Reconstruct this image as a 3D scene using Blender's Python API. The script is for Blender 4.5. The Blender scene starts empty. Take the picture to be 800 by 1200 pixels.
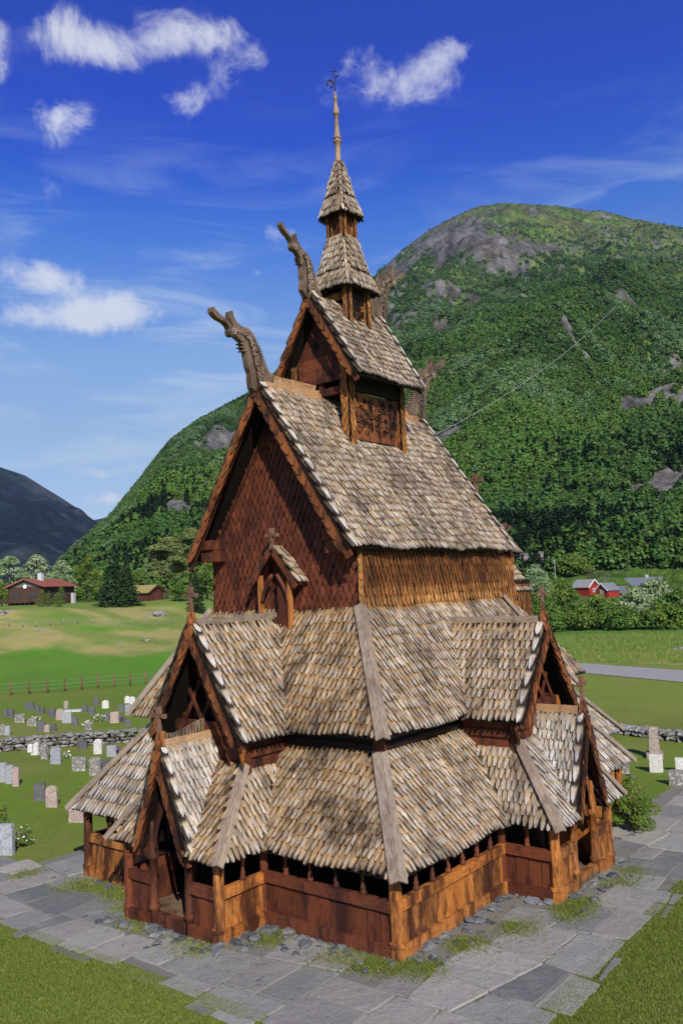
import bpy, math, random
import numpy as np
from mathutils import Vector as V, Matrix
random.seed(7)
RNG = np.random.default_rng(11)
R = random.random
def U(a, b): return a + (b-a)*random.random()
SC = bpy.context.scene
COL = SC.collection
# ------------------------------------------------------------------ camera
CAMP = V((-25.897, -20.086, 9.732)); YAW, PITCH, ROLL, FPX = 38.730, 5.200, -2.485, 984.3
_y, _t, _r = map(math.radians, (YAW, PITCH, ROLL))
CF = V((math.cos(_y)*math.cos(_t), math.sin(_y)*math.cos(_t), math.sin(_t)))
_R = V((math.sin(_y), -math.cos(_y), 0)); _U = _R.cross(CF)
CR = _R*math.cos(_r)+_U*math.sin(_r); CU = -_R*math.sin(_r)+_U*math.cos(_r)
cam = bpy.data.cameras.new('camera'); camo = bpy.data.objects.new('camera', cam); COL.objects.link(camo)
cam.sensor_fit = 'VERTICAL'; cam.sensor_height = 36; cam.lens = FPX/1200*36
cam.clip_start = .1; cam.clip_end = 30000
M = Matrix((CR, CU, -CF)).transposed().to_4x4(); M.translation = CAMP; camo.matrix_world = M
SC.camera = camo
def ray(px, py): return (CF*FPX + CR*(px-400) - CU*(py-600)).normalized()
def pix(px, py):
    d = ray(px, py); return math.atan2(d.y, d.x), d.z/math.hypot(d.x, d.y)      # azimuth, tan(elevation)
# ------------------------------------------------------------------ materials
class NT:
    def __init__(s, name):
        s.m = bpy.data.materials.new(name); s.m.use_nodes = True; s.t = s.m.node_tree; s.t.nodes.clear()
        s.out = s.n('ShaderNodeOutputMaterial')
    def n(s, typ, **k):
        nd = s.t.nodes.new(typ)
        for a, b in k.items(): setattr(nd, a, b)
        return nd
    def l(s, a, b): s.t.links.new(a, b)
    def put(s, v, sock):
        if isinstance(v, bpy.types.NodeSocket): s.l(v, sock)
        else: sock.default_value = v if not (isinstance(v, tuple) and len(v) == 3 and sock.type == 'RGBA') else (*v, 1)
    def math(s, op, a, b=0., c=None, clamp=False):
        nd = s.n('ShaderNodeMath', operation=op, use_clamp=clamp); s.put(a, nd.inputs[0]); s.put(b, nd.inputs[1])
        if c is not None: s.put(c, nd.inputs[2])
        return nd.outputs[0]
    def mix(s, f, a, b, mode='MIX'):
        nd = s.n('ShaderNodeMix', data_type='RGBA', blend_type=mode); s.put(f, nd.inputs[0]); s.put(a, nd.inputs[6]); s.put(b, nd.inputs[7]); return nd.outputs[2]
    def attr(s, name): return s.n('ShaderNodeAttribute', attribute_name=name)
    def noise(s, vec, scale, detail=4, rough=.55, dist=0.):
        nd = s.n('ShaderNodeTexNoise'); nd.inputs['Scale'].default_value = scale; nd.inputs['Detail'].default_value = detail
        nd.inputs['Roughness'].default_value = rough; nd.inputs['Distortion'].default_value = dist
        if vec is not None: s.l(vec, nd.inputs['Vector'])
        return nd
    def ss(s, v, lo, hi, a=0., b=1.):
        nd = s.n('ShaderNodeMapRange', interpolation_type='SMOOTHSTEP'); s.put(v, nd.inputs[0])
        for i, q in zip((1, 2, 3, 4), (lo, hi, a, b)): nd.inputs[i].default_value = q
        return nd.outputs[0]
    def vmul(s, v, k):
        nd = s.n('ShaderNodeVectorMath', operation='MULTIPLY'); s.put(v, nd.inputs[0]); nd.inputs[1].default_value = k; return nd.outputs[0]
    def bsdf(s, col, rough=.8, bump=None, bdist=.01, bstr=1., spec=.3, **k):
        b = s.n('ShaderNodeBsdfPrincipled'); s.put(col, b.inputs['Base Color']); s.put(rough, b.inputs['Roughness'])
        b.inputs['Specular IOR Level'].default_value = spec
        if bump is not None:
            bp = s.n('ShaderNodeBump'); bp.inputs['Distance'].default_value = bdist; bp.inputs['Strength'].default_value = bstr
            s.l(bump, bp.inputs['Height']); s.l(bp.outputs[0], b.inputs['Normal'])
        s.l(b.outputs[0], s.out.inputs[0]); return b
def wood(name, warm, grey, dark, greyness=.5, shingle=False, stain=.5, rough=.75, grain=1., expo=.325):
    """weathered timber: UV = metres (u across the grain, v along it); tint = (brightness, weathering, edge)"""
    t = NT(name); uv = t.n('ShaderNodeUVMap').outputs[0]; tint = t.attr('tint').outputs[0]
    sp = t.n('ShaderNodeSeparateColor'); t.l(tint, sp.inputs[0]); br, we, ed = sp.outputs
    pos = t.n('ShaderNodeTexCoord').outputs['Object']
    g = t.noise(t.vmul(uv, (55, 2.6, 1)), 1., 5, .65, .6); g2 = t.noise(t.vmul(uv, (160, 5, 1)), 1., 2, .5)
    big = t.noise(t.vmul(pos, (1.15, 1.15, .30)), 1., 6, .68, .3); mid = t.noise(t.vmul(pos, (3.2, 3.2, 1.1)), 1., 4, .65)
    f = t.math('ADD', t.math('MULTIPLY', t.math('SUBTRACT', we, .5), .55), greyness)
    f = t.math('ADD', f, t.math('MULTIPLY', t.math('SUBTRACT', mid.outputs[0], .5), 1.0))
    f = t.math('ADD', f, t.math('MULTIPLY', t.math('SUBTRACT', g.outputs[0], .5), .9))
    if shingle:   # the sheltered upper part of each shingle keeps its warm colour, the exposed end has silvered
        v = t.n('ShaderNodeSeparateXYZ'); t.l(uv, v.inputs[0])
        f = t.math('SUBTRACT', f, t.ss(v.outputs[1], expo*.45, expo*1.35, 0., .8)); gap_shade = t.ss(v.outputs[1], expo*1.35, expo*1.8)
    f = t.math('ADD', f, 0., clamp=True)
    c = t.mix(f, warm, grey)
    c = t.mix(t.math('MULTIPLY', t.ss(g.outputs[0], .32, .56, 1., 0.), .75*grain), c, dark)
    c = t.mix(t.math('MULTIPLY', t.ss(g2.outputs[0], .35, .5, 1., 0.), .35*grain), c, dark)
    c = t.mix(t.math('MULTIPLY', t.ss(big.outputs[0], .46, .63), stain), c, dark)
    if shingle: c = t.mix(gap_shade, c, (dark[0]*.35, dark[1]*.35, dark[2]*.35))  # painted-in gap shadow, on the tar-dark covered part of each shingle
    if not shingle: c = t.mix(t.math('MULTIPLY', t.ss(mid.outputs[0], .50, .66), stain*.8), c, dark)
    c = t.mix(t.math('MULTIPLY', ed, .92), c, (dark[0]*.3, dark[1]*.3, dark[2]*.3))
    k = t.math('ADD', t.math('MULTIPLY', br, .52), .74)
    cc = t.n('ShaderNodeVectorMath', operation='SCALE'); t.l(c, cc.inputs[0]); t.l(k, cc.inputs['Scale'])
    t.bsdf(cc.outputs[0], rough, g.outputs[0], .006, .8, spec=.25)
    return t.m
# ------------------------------------------------------------------ mesh builder
class MB:
    def __init__(s): s.v = []; s.f = []; s.uv = []; s.t = []; s.sm = []
    def face(s, idx, uvs, tint=(.5, .5, 0), smooth=False):
        s.f.append(idx); s.uv.append(uvs); s.t.append(tint); s.sm.append(smooth)
    def add(s, pts): n = len(s.v); s.v.extend(V(p) for p in pts); return n
    def obb(s, c, ax, ay, az, tint=None, sag=0):
        """box from centre and three half-vectors; grain follows the longest"""
        c, ax, ay, az = map(V, (c, ax, ay, az)); tint = tint or (R(), R(), 0)
        A = sorted([ax, ay, az], key=lambda q: q.length); L = A[2].normalized(); o = U(0, 50)
        P = [c+ax*i+ay*j+az*k for i in (-1, 1) for j in (-1, 1) for k in (-1, 1)]
        n = s.add(P)
        for q in ((0, 1, 3, 2), (4, 6, 7, 5), (0, 4, 5, 1), (2, 3, 7, 6), (0, 2, 6, 4), (1, 5, 7, 3)):
            nn = (P[q[1]]-P[q[0]]).cross(P[q[2]]-P[q[0]])
            w = nn.cross(L); w = w.normalized() if w.length > 1e-9*max(1, nn.length) and w.length > 1e-7 else A[0].normalized()
            uv = [((P[i]-c).dot(w)+o, (P[i]-c).dot(L)+o) for i in q]
            if abs(nn.normalized().dot(L)) > .95: uv = [((P[i]-c).dot(A[0].normalized())+o, (P[i]-c).dot(A[1].normalized())*8+o) for i in q]
            s.face([n+i for i in q], uv, tint)
        return s
    def box(s, x0, x1, y0, y1, z0, z1, **k):
        return s.obb(((x0+x1)/2, (y0+y1)/2, (z0+z1)/2), ((x1-x0)/2, 0, 0), (0, (y1-y0)/2, 0), (0, 0, (z1-z0)/2), **k)
    def beam(s, a, b, w, h, up=(0, 0, 1), **k):
        a, b = V(a), V(b); d = b-a; side = d.cross(V(up)).normalized(); u = side.cross(d).normalized()
        return s.obb((a+b)/2, d/2, side*w/2, u*h/2, **k)
    def tube(s, pts, rad, n=10, tint=None, caps=True, flat=None, smooth=True, rough=0.):
        pts = [V(p) for p in pts]; tint = tint or (R(), R(), 0); o = U(0, 50); rings = []; acc = 0
        ref = None
        for i, p in enumerate(pts):
            d = (pts[min(i+1, len(pts)-1)]-pts[max(i-1, 0)]).normalized()
            if flat is not None: sd = V(flat); u = sd.cross(d).normalized()
            else:
                if ref is None: ref = d.orthogonal().normalized()
                ref = (ref-d*ref.dot(d)).normalized(); sd = ref; u = d.cross(sd)
            r = rad[i]; rs, ru = (r if isinstance(r, tuple) else (r, r))
            st = s.add([p+sd*rs*math.cos(a)*(1+U(-rough, rough))+u*ru*math.sin(a)*(1+U(-rough, rough)) for a in [2*math.pi*j/n for j in range(n)]])
            if i: acc += (p-pts[i-1]).length
            rings.append((st, acc, ru))
        for (a, va, ra), (b, vb, rb) in zip(rings, rings[1:]):
            for j in range(n):
                k = (j+1) % n; c = 2*math.pi*max(ra, .02)/n
                s.face([a+j, a+k, b+k, b+j], [(o+j*c, va+o), (o+(j+1)*c, va+o), (o+(j+1)*c, vb+o), (o+j*c, vb+o)], tint, smooth)
        if caps:
            for st, rev in ((rings[0][0], 1), (rings[-1][0], 0)):
                ix = [st+j for j in range(n)]; ix = ix[::-1] if rev else ix
                s.face(ix, [(s.v[i].x+s.v[i].y, s.v[i].z*3) for i in ix], tint)
        return s
    def poly(s, pts, thick=0., nrm=None, tint=None, udir=None):
        """flat panel from a polygon, extruded back by thick along -nrm"""
        pts = [V(p) for p in pts]; tint = tint or (R(), R(), 0)
        nn = V((0, 0, 0))
        for i in range(len(pts)): nn += (pts[i]-pts[0]).cross(pts[(i+1) % len(pts)]-pts[0])
        nn.normalize()
        if nrm is not None and nn.dot(V(nrm)) < 0: pts.reverse(); nn = -nn
        vd = V(udir).normalized() if udir is not None else ((V((0, 0, 1))-nn*nn.z).normalized() if abs(nn.z) < .99 else V((0, 1, 0))); ud = vd.cross(nn); o = U(0, 50)
        uv = [(p.dot(ud)+o, p.dot(vd)+o) for p in pts]; n = s.add(pts); m = len(pts)
        s.face([n+i for i in range(m)], uv, tint)
        if thick:
            k = s.add([p-nn*thick for p in pts]); s.face([k+i for i in range(m)][::-1], uv[::-1], tint)
            for i in range(m):
                j = (i+1) % m; L = (pts[j]-pts[i]).length
                s.face([n+i, k+i, k+j, n+j], [(0, o), (thick, o), (thick, L+o), (0, L+o)], tint)
        return s
    def shingle(s, tip, u, d, n, w, L, th=.05, lift=.08, tint=None, style=0):
        """one shingle: tip = middle of its lower end on the roof plane, u across, d downslope, n outward"""
        b, g = (tint or (R(), R()))[:2]; a = U(-.03, .03); u2 = u*math.cos(a)+d*math.sin(a); d2 = d*math.cos(a)-u*math.sin(a)
        w *= U(.76, .93); q = U(-.02, .02)
        if style == 0: O = ((-.36, 1), (-.47, .50), (-.42, .28), (-.30, .11), (-.14, .02), (.0, q), (.14, .02), (.30, .11), (.42, .28), (.47, .50), (.36, 1))
        else: O = ((-.46, 1), (-.5, .40), (-.28, .13), (0, q), (.28, .13), (.5, .40), (.46, 1))
        top = []; bot = []; uv = []; o = U(0, 90); lf = lift*U(.8, 1.25); tw = U(-.012, .012)
        for x, y in O:
            h = lf*(1-y)+.012; p = tip+u2*(x*w)-d2*(y*L)+n*(h+tw*x*2)+n*th*0
            top.append(p+n*th*U(.85, 1.15)); bot.append(p); uv.append((x*w+o, y*L))
        k = s.add(top); m = s.add(bot); c = len(O)
        s.face([k+i for i in range(c)], uv, (b, g, 0))
        for i in range(c-1):
            s.face([k+i, m+i, m+i+1, k+i+1], [uv[i], (uv[i][0], uv[i][1]-th), (uv[i+1][0], uv[i+1][1]-th), uv[i+1]], (b*.6, g*.5, .72 if y > .3 else .8))  # tarred sides, darkened to paint the shadow line round each shingle
        s.face([m+i for i in range(c)][::-1], uv[::-1], (b*.6, .2, .8))
    def build(s, name, mat, parent=None, loc=None, origin=None):
        me = bpy.data.meshes.new(name)
        if loc is None: loc = V((0, 0, 0))
        vv = np.array([(p.x, p.y, p.z) for p in s.v], np.float32).reshape(-1, 3) - np.array(loc, np.float32)
        return link_mesh(name, mat, vv, s.f, s.uv, s.t, s.sm, parent, loc)
def link_mesh(name, mat, vv, faces, uvs, tints, sm, parent, loc):
    me = bpy.data.meshes.new(name)
    cnt = np.fromiter((len(f) for f in faces), np.int32, len(faces)); idx = np.fromiter((i for f in faces for i in f), np.int32, int(cnt.sum()))
    me.vertices.add(len(vv)); me.vertices.foreach_set('co', vv.ravel()); me.loops.add(len(idx)); me.loops.foreach_set('vertex_index', idx)
    me.polygons.add(len(cnt)); me.polygons.foreach_set('loop_start', np.concatenate(([0], np.cumsum(cnt)[:-1])).astype(np.int32))
    me.update(calc_edges=True)
    if uvs is not None:
        l = me.uv_layers.new(name='UVMap'); l.data.foreach_set('uv', np.array([c for f in uvs for c in f], np.float32).ravel())
    if tints is not None:
        a = me.attributes.new('tint', 'FLOAT_COLOR', 'FACE'); a.data.foreach_set('color', np.array([(*t[:3], 1) for t in tints], np.float32).ravel())
    if sm is not None: me.polygons.foreach_set('use_smooth', np.array(sm, bool))
    me.update(); me.materials.append(mat); o = bpy.data.objects.new(name, me); COL.objects.link(o); o.location = loc
    if parent is not None: o.parent = parent
    return o
def quads_mesh(name, mat, quads, tint, parent=None, loc=(0, 0, 0), link=True):
    """numpy: quads (n,4,3), tint (n,3)"""
    n = len(quads); me = bpy.data.meshes.new(name); k = quads.shape[1]
    me.vertices.add(n*k); me.vertices.foreach_set('co', quads.astype(np.float32).ravel()); me.loops.add(n*k)
    me.loops.foreach_set('vertex_index', np.arange(n*k, dtype=np.int32)); me.polygons.add(n)
    me.polygons.foreach_set('loop_start', np.arange(0, n*k, k, dtype=np.int32)); me.update(calc_edges=True)
    a = me.attributes.new('tint', 'FLOAT_COLOR', 'FACE'); t4 = np.ones((n, 4), np.float32); t4[:, :3] = tint; a.data.foreach_set('color', t4.ravel())
    me.materials.append(mat); o = bpy.data.objects.new(name, me)
    if link: COL.objects.link(o)
    o.location = loc
    if parent is not None: o.parent = parent
    return o
def tag(o, label=None, cat=None, group=None, kind=None):
    for k, v in (('label', label), ('category', cat), ('group', group), ('kind', kind)):
        if v: o[k] = v
    return o
def thing(name, label, cat, loc=(0, 0, 0), rz=0., group=None):
    o = bpy.data.objects.new(name, None); COL.objects.link(o); o.location = loc; o.rotation_euler = (0, 0, rz); o.empty_display_size = .3
    return tag(o, label, cat, group)
def copy_tree(o, parent=None):
    c = o.copy(); COL.objects.link(c)
    if parent is not None: c.parent = parent
    for ch in o.children: copy_tree(ch, c)
    return c
def inpoly(a, b, P):
    c = False; n = len(P); j = n-1
    for i in range(n):
        xi, yi = P[i]; xj, yj = P[j]
        if (yi > b) != (yj > b) and a < (xj-xi)*(b-yi)/(yj-yi)+xi: c = not c
        j = i
    return c
# ------------------------------------------------------------------ timber colours of the church
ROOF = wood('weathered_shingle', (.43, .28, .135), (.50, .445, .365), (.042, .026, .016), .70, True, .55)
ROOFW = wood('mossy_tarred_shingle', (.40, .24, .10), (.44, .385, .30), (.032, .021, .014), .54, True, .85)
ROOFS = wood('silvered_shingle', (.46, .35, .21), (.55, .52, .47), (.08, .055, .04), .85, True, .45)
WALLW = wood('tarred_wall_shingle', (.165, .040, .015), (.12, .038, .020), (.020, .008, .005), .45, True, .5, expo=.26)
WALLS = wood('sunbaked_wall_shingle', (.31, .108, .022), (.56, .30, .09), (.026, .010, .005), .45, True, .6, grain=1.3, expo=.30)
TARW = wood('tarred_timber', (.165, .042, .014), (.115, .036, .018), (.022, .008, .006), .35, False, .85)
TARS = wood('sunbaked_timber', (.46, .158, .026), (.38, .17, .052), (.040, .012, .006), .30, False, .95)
BARGE = wood('tarred_verge_shingle', (.29, .088, .020), (.22, .09, .03), (.028, .010, .006), .35, False, .95)
BOARD = wood('silvered_board', (.33, .215, .125), (.37, .31, .24), (.10, .065, .045), .65, False, .45, grain=1.3)
BOARDW = wood('warm_board', (.48, .25, .10), (.40, .29, .18), (.15, .07, .03), .4, False, .4)
CARVE = wood('carved_weathered_wood', (.22, .125, .06), (.27, .215, .16), (.045, .026, .016), .55, False, .8, grain=1.3)
CROSSM = wood('dark_cross_wood', (.20, .085, .04), (.21, .14, .10), (.05, .025, .015), .5, False, .6)
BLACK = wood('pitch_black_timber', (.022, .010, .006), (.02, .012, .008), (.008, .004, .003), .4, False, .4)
IRON = NT('wrought_iron'); IRON.bsdf((.02, .018, .017), .6); IRON = IRON.m
X0, Y0 = V((1, 0, 0)), V((0, 1, 0)); ZZ = V((0, 0, 1))
church = thing('stave_church', 'tall dark tarred wooden stave church with stepped shingle roofs and dragon heads on its gables', 'church', (0, 0, 0))
def frame(A, B, C, out):
    A, B, C = V(A), V(B), V(C); u = (B-A).normalized(); n = u.cross(C-A).normalized()
    if n.dot(V(out)) < 0: n = -n
    d = n.cross(u)
    if d.z > 0: d = -d
    return A, u, d.normalized(), n
def plane(mb, ub, pts, out=(0, 0, 1), w=.25, e=.40, L=None, th=.07, lift=.10, style=0, gb=None, start=0., under=.07, wave=0., rowt=None):
    """shingle a planar polygon; pts[0]-pts[1] is the eave; mb gets shingles, ub the boarding under them"""
    if style == 0: w *= .77; e *= .86
    P = [V(p) for p in pts]; C = max(P, key=lambda p: (p-P[0]).cross(P[1]-P[0]).length)
    A, u, d, n = frame(P[0], P[1], C, out); L = L or e*2.1
    Q = [((p-A).dot(u), -(p-A).dot(d)) for p in P]          # (along eave, up the slope)
    a0, a1 = min(q[0] for q in Q), max(q[0] for q in Q); top = max(q[1] for q in Q); rows = int(top/e)+1
    ph = U(-.1, .1)
    for k in range(rows, -1, -1):
        b = k*e-.05+start; off = (k % 2)*.5*w; drift = 0
        j = 0; a = a0+w*.5-w+off
        while a < a1+w:
            tb = b + wave*math.sin(a*1.7+k*.3+ph)*.06 + U(-.035, .035)
            bb = max(b+e*.35, .02)
            if inpoly(a, max(b+e*.55, .02), Q) and inpoly(a-w*.22, bb, Q) and inpoly(a+w*.22, bb, Q):
                l_ = L
                while l_ > e*.75 and not (inpoly(a-w*.3, bb+l_-e*.35, Q) and inpoly(a+w*.3, bb+l_-e*.35, Q)): l_ -= e*.12
                mb.shingle(A+u*(a+U(-.012, .012))-d*tb, u, d, n, w, l_, th, lift*min(1, l_/L+.1), (rowt(k, rows) if rowt else (None if (k < rows-1 or style) else (U(.0, .6), U(-.5, .1)))), style)
            a += w
    if ub is not None: ub.poly([p-n*.005 for p in P], under, out, tint=(.3, .3, .6))
    return n
def cap(mb, a, b, na, nb, w=.2, th=.05, lift=.20, tint=None):
    """pair of boards over a hip or ridge between planes with normals na, nb"""
    a, b = V(a), V(b); ax = (b-a).normalized(); t = tint or (U(.4, .9), U(.4, 1), 0)
    ap = (a+b)/2+(na+nb)*(lift/(1+na.dot(nb)))
    for n, o in ((na, nb), (nb, na)):
        sd = n.cross(ax).normalized()
        if sd.dot(o) > 0: sd = -sd
        c = ap+sd*(w/2)
        mb.obb(c, (b-a)/2, sd*w/2, n*th/2, tint=(t[0]*U(.8, 1.1), t[1], 0))
def barge(mb, top, end, out, w=.30, e=.42, drop=.02, th=.04, tint=None):
    """shingle-clad verge: overlapping pieces facing out along the gable slope"""
    top, end, out = V(top), V(end), V(out); d = (end-top); ln = d.length; d.normalize(); u = d.cross(out).normalized()
    if u.z > 0: u = -u                                     # u points below the roof edge
    k = int(ln/e)
    for i in range(k+1, -1, -1):
        t = ln-i*e+.0
        if t < .1: continue
        mb.shingle(top+d*t+u*(w/2+drop), u, d, out, w*1.02, min(e*2, t), th, .075, tint or (U(.2, .95), U(.0, .8)), 1)
def vergerow(mb, top, end, n, inward, w=.3, e=.62):
    """silver edge row on top of the roof beside the verge"""
    top, end, n, inward = map(V, (top, end, n, inward)); d = end-top; ln = d.length; d.normalize()
    for i in range(int(ln/e)+1, -1, -1):
        t = ln-i*e+.08
        if t < .15: continue
        mb.shingle(top+d*t+inward*(w*.42)+n*.13, inward, d, n, w, min(e*1.7, t), .035, .06, (U(.6, 1.), U(.8, 1.2)), 1)
def gable_planes(face, depthS, depthN, half, z0, z1, ax, cy, valley=None): pass
def cross(mb, base, h=.95, ax=(0, 1, 0), arm=.31, r=.07):
    b = V(base); a = V(ax)
    mb.obb(b+ZZ*h*.20, a*r*1.15, V(a.cross(ZZ))*r*1.0, ZZ*h*.20); mb.obb(b+ZZ*h*.55, a*r*.8, a.cross(ZZ)*r*.75, ZZ*h*.2)
    mb.obb(b+ZZ*(h*.88), a*r*1.35, a.cross(ZZ)*r*1.1, ZZ*h*.13); mb.obb(b+ZZ*h*.69, a*arm, a.cross(ZZ)*r*.85, ZZ*r*.75)
    for s in (-1, 1): mb.obb(b+ZZ*h*.69+a*s*arm, a*r*.8, a.cross(ZZ)*r*1.05, ZZ*r*1.15)
    mb.tube([b+ZZ*h*.37, b+ZZ*h*.41, b+ZZ*h*.45], [r*.9, r*1.7, r*.9], 8)
GZ = lambda x, y: -.008*x-.019*y                             # the ground falls gently across the site
# ================= storey 3: the tall nave =================
CW, CE, CYh = -4.38, 4.95, 3.42; ZCB = 8.95; ZE, ZR, EY, GX, GE = 10.98, 16.94, 3.79, -5.30, 5.10
und = MB(); r = MB(); sv = MB()
sA = plane(r, und, [(GX, -EY, ZE), (5.62, -EY, ZE), (GE, 0, ZR), (GX, 0, ZR)], w=.235, e=.36, wave=1.)
nave_roof = r.build('nave_roof', ROOF, church)
r = MB(); nA = plane(r, und, [(GX, EY, ZE), (5.62, EY, ZE), (GE, 0, ZR), (GX, 0, ZR)], w=.26, e=.45); r.build('nave_roof_far_slope', ROOFW, church)
und.build('roof_boarding', BLACK, nave_roof)
vergerow(sv, (GX, 0, ZR), (GX, -EY, ZE), sA, (1, 0, 0)); sv.build('verge_shingles', ROOFS, nave_roof); sv = MB(); vergerow(sv, (GE-.02, 0, ZR), (5.6, -EY, ZE), sA, (-1, 0, 0), w=.24)
sv.build('verge_shingles', ROOFS, nave_roof)
for x, o in ((GX, -1), (GE+.02, 1)):
    for s in (-1, 1):
        xe = x if x < 0 else 5.62
        b = MB(); barge(b, (x, 0, ZR+.02), (xe, s*EY, ZE), (o, 0, 0), .34, .44); b.build('barge_board', BARGE, nave_roof)
        q = MB(); q.beam((x+.10*-o, s*.12, ZR-.36), (xe+.10*-o, s*(EY-.03), ZE-.28), .07, .26, up=(0, s, 1)); q.build('rafter', TARW, nave_roof)
def crest(x0, x1, z, parent):
    c = MB(); c.box(x0, x1, -.07, .07, z, z+.24)
    n = int((x1-x0)/.17)
    for i in range(n):
        xx = x0+.09+i*.17; c.obb((xx, 0, z+.30), (.05, 0, .0), (0, .04, 0), (.02, 0, .07)); c.obb((xx+.03, 0, z+.385), (.055, 0, 0), (0, .045, 0), (0, 0, .03))
    c.box(x0, x1, -.16, -.075, z-.12, z+.10); c.box(x0, x1, .075, .16, z-.12, z+.10)
    return c.build('ridge_crest', BOARDW, parent)
crest(-5.0, -1.95, ZR+.02, nave_roof); crest(1.9, 4.6, ZR+.02, nave_roof)
def wallpoly(pts, out, mat, name, parent, w=.25, e=.27, backing=BLACK, rowt=None, th=.03, lift=.05, wstyle=1):
    m = MB(); ub = MB(); plane(m, ub, pts, out, w, e, None, th, lift, wstyle, None, under=.12, rowt=rowt)
    o = m.build(name, mat, parent); ub.build('wall_boarding', backing, o); return o
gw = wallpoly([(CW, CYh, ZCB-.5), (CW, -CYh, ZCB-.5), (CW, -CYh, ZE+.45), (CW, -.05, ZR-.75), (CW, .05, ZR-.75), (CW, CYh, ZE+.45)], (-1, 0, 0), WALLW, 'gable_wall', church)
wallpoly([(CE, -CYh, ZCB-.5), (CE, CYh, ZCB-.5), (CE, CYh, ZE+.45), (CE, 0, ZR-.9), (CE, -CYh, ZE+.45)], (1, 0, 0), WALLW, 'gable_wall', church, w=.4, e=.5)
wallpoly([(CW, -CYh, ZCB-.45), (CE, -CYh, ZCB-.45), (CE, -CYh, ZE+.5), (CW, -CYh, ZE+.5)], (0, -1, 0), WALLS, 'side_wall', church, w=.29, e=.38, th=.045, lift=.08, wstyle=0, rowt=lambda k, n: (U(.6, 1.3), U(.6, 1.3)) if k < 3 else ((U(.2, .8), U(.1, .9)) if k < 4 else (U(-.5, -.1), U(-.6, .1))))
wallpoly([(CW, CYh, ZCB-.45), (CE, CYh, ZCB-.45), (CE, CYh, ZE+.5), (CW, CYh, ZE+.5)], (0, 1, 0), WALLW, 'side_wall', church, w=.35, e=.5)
for s in (1, -1):                                          # projecting wall plates under the verge
    m = MB(); m.box(GX+.15, CW+.4, s*3.02-.38, s*3.02+.38, 11.34, 11.68); m.build('beam_end', TARW, gw)
    m = MB(); m.box(GX+.24, CW+.4, s*2.98-.34, s*2.98+.34, 10.90, 11.32); m.build('beam_end', TARW, gw)
    m = MB(); m.beam((CW-.07, s*CYh*.97, ZE+.1), (CW-.07, s*.1, ZR-1.0), .10, .16, up=(1, 0, 0)); m.build('gable_moulding', TARW, gw)
m = MB()                                                   # shingled corner strip
for k in range(9): m.shingle(V((CW-.02, -CYh-.06, ZCB+.02+k*.25)), V((.707, -.707, 0)), -ZZ, V((-.5, -.86, 0)).normalized(), .2, .45, .04, .05)
m.build('corner_shingles', WALLS, gw)
# dormer on the west gable wall
DX, DY = -4.98, -.16
dorm = MB(); u_ = MB(); A = plane(dorm, u_, [(DX, DY-1.08, 9.95), (CW, DY-1.08, 9.95), (CW, DY, 11.22), (DX, DY, 11.22)], w=.22, e=.36)
B = plane(dorm, u_, [(DX, DY+1.08, 9.95), (CW, DY+1.08, 9.95), (CW, DY, 11.22), (DX, DY, 11.22)], w=.22, e=.36)
dorm = dorm.build('dormer_roof', BOARDW, gw)
dorm.data.materials[0] = ROOF
u_.build('roof_boarding', BLACK, church) if False else None
for s in (-1, 1):
    m = MB(); m.beam((DX-.03, DY, 11.16), (DX-.03, DY+s*1.1, 9.84), .05, .17, up=(0, s, 1))
    m.poly([(DX, DY, 11.20), (DX, DY+s*1.08, 9.93), (CW, DY+s*1.08, 9.93), (CW, DY, 11.20)], .05, (0, s*.5, 1)); m.build('dormer_rafter', TARW, gw)
    m = MB(); m.box(DX+.04, DX+.18, DY+s*.68-.07, DY+s*.68+.07, 8.1, 10.3); m.build('dormer_post', TARS, gw)
m = MB(); m.box(DX+.12, DX+.17, DY-.62, DY+.62, 8.1, 8.85, tint=(.3, .3, .2)); m.box(DX+.16, DX+.20, DY-.62, DY-.05, 8.8, 9.9, tint=(.2, .2, .2)); m.build('dormer_panel', TARW, gw)
m = MB()
for s in (-1, 1):                                          # curved braces of the arch
    pts = [(DX+.1, DY+s*(.62-.5*t**1.6), 9.35+.95*t) for t in [i/6 for i in range(7)]]; m.tube(pts, [.07]*7, 6)
m.build('dormer_arch', TARW, gw)
m = MB(); cross(m, (DX+.05, DY, 11.1), .80, arm=.24, r=.055); m.build('cross', CROSSM, gw)
m = MB(); m.beam((DX, DY, 11.26), (CW, DY, 11.26), .16, .10); m.build('dormer_ridge', BOARD, gw)
# ================= turret =================
TX0, TX1, TYh = -1.86, 1.74, 1.38; ZUE, ZUR, UXW, UXE, UY = 17.42, 20.95, -2.33, 1.95, 2.15
zr_ = lambda y: ZR-abs(y)*(ZR-ZE)/EY
tur = MB(); u_ = MB()
tS = plane(tur, u_, [(UXW, -UY, ZUE), (UXE, -UY, ZUE), (2.20, 0, ZUR), (UXW, 0, ZUR)], w=.21, e=.34, wave=1)
tS2 = plane(tur, u_, [(UXW, UY, ZUE), (UXE, UY, ZUE), (2.20, 0, ZUR), (UXW, 0, ZUR)], w=.25, e=.4)
turret_roof = tur.build('turret_roof', ROOF, church); u_.build('roof_boarding', BLACK, turret_roof)
sv = MB(); vergerow(sv, (UXW, 0, ZUR), (UXW, -UY, ZUE), tS, (1, 0, 0), w=.24); sv.build('verge_shingles', ROOFS, turret_roof); sv = MB(); vergerow(sv, (2.18, 0, ZUR), (UXE, -UY, ZUE), tS, (-1, 0, 0), w=.2); sv.build('verge_shingles', ROOFS, turret_roof)
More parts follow.
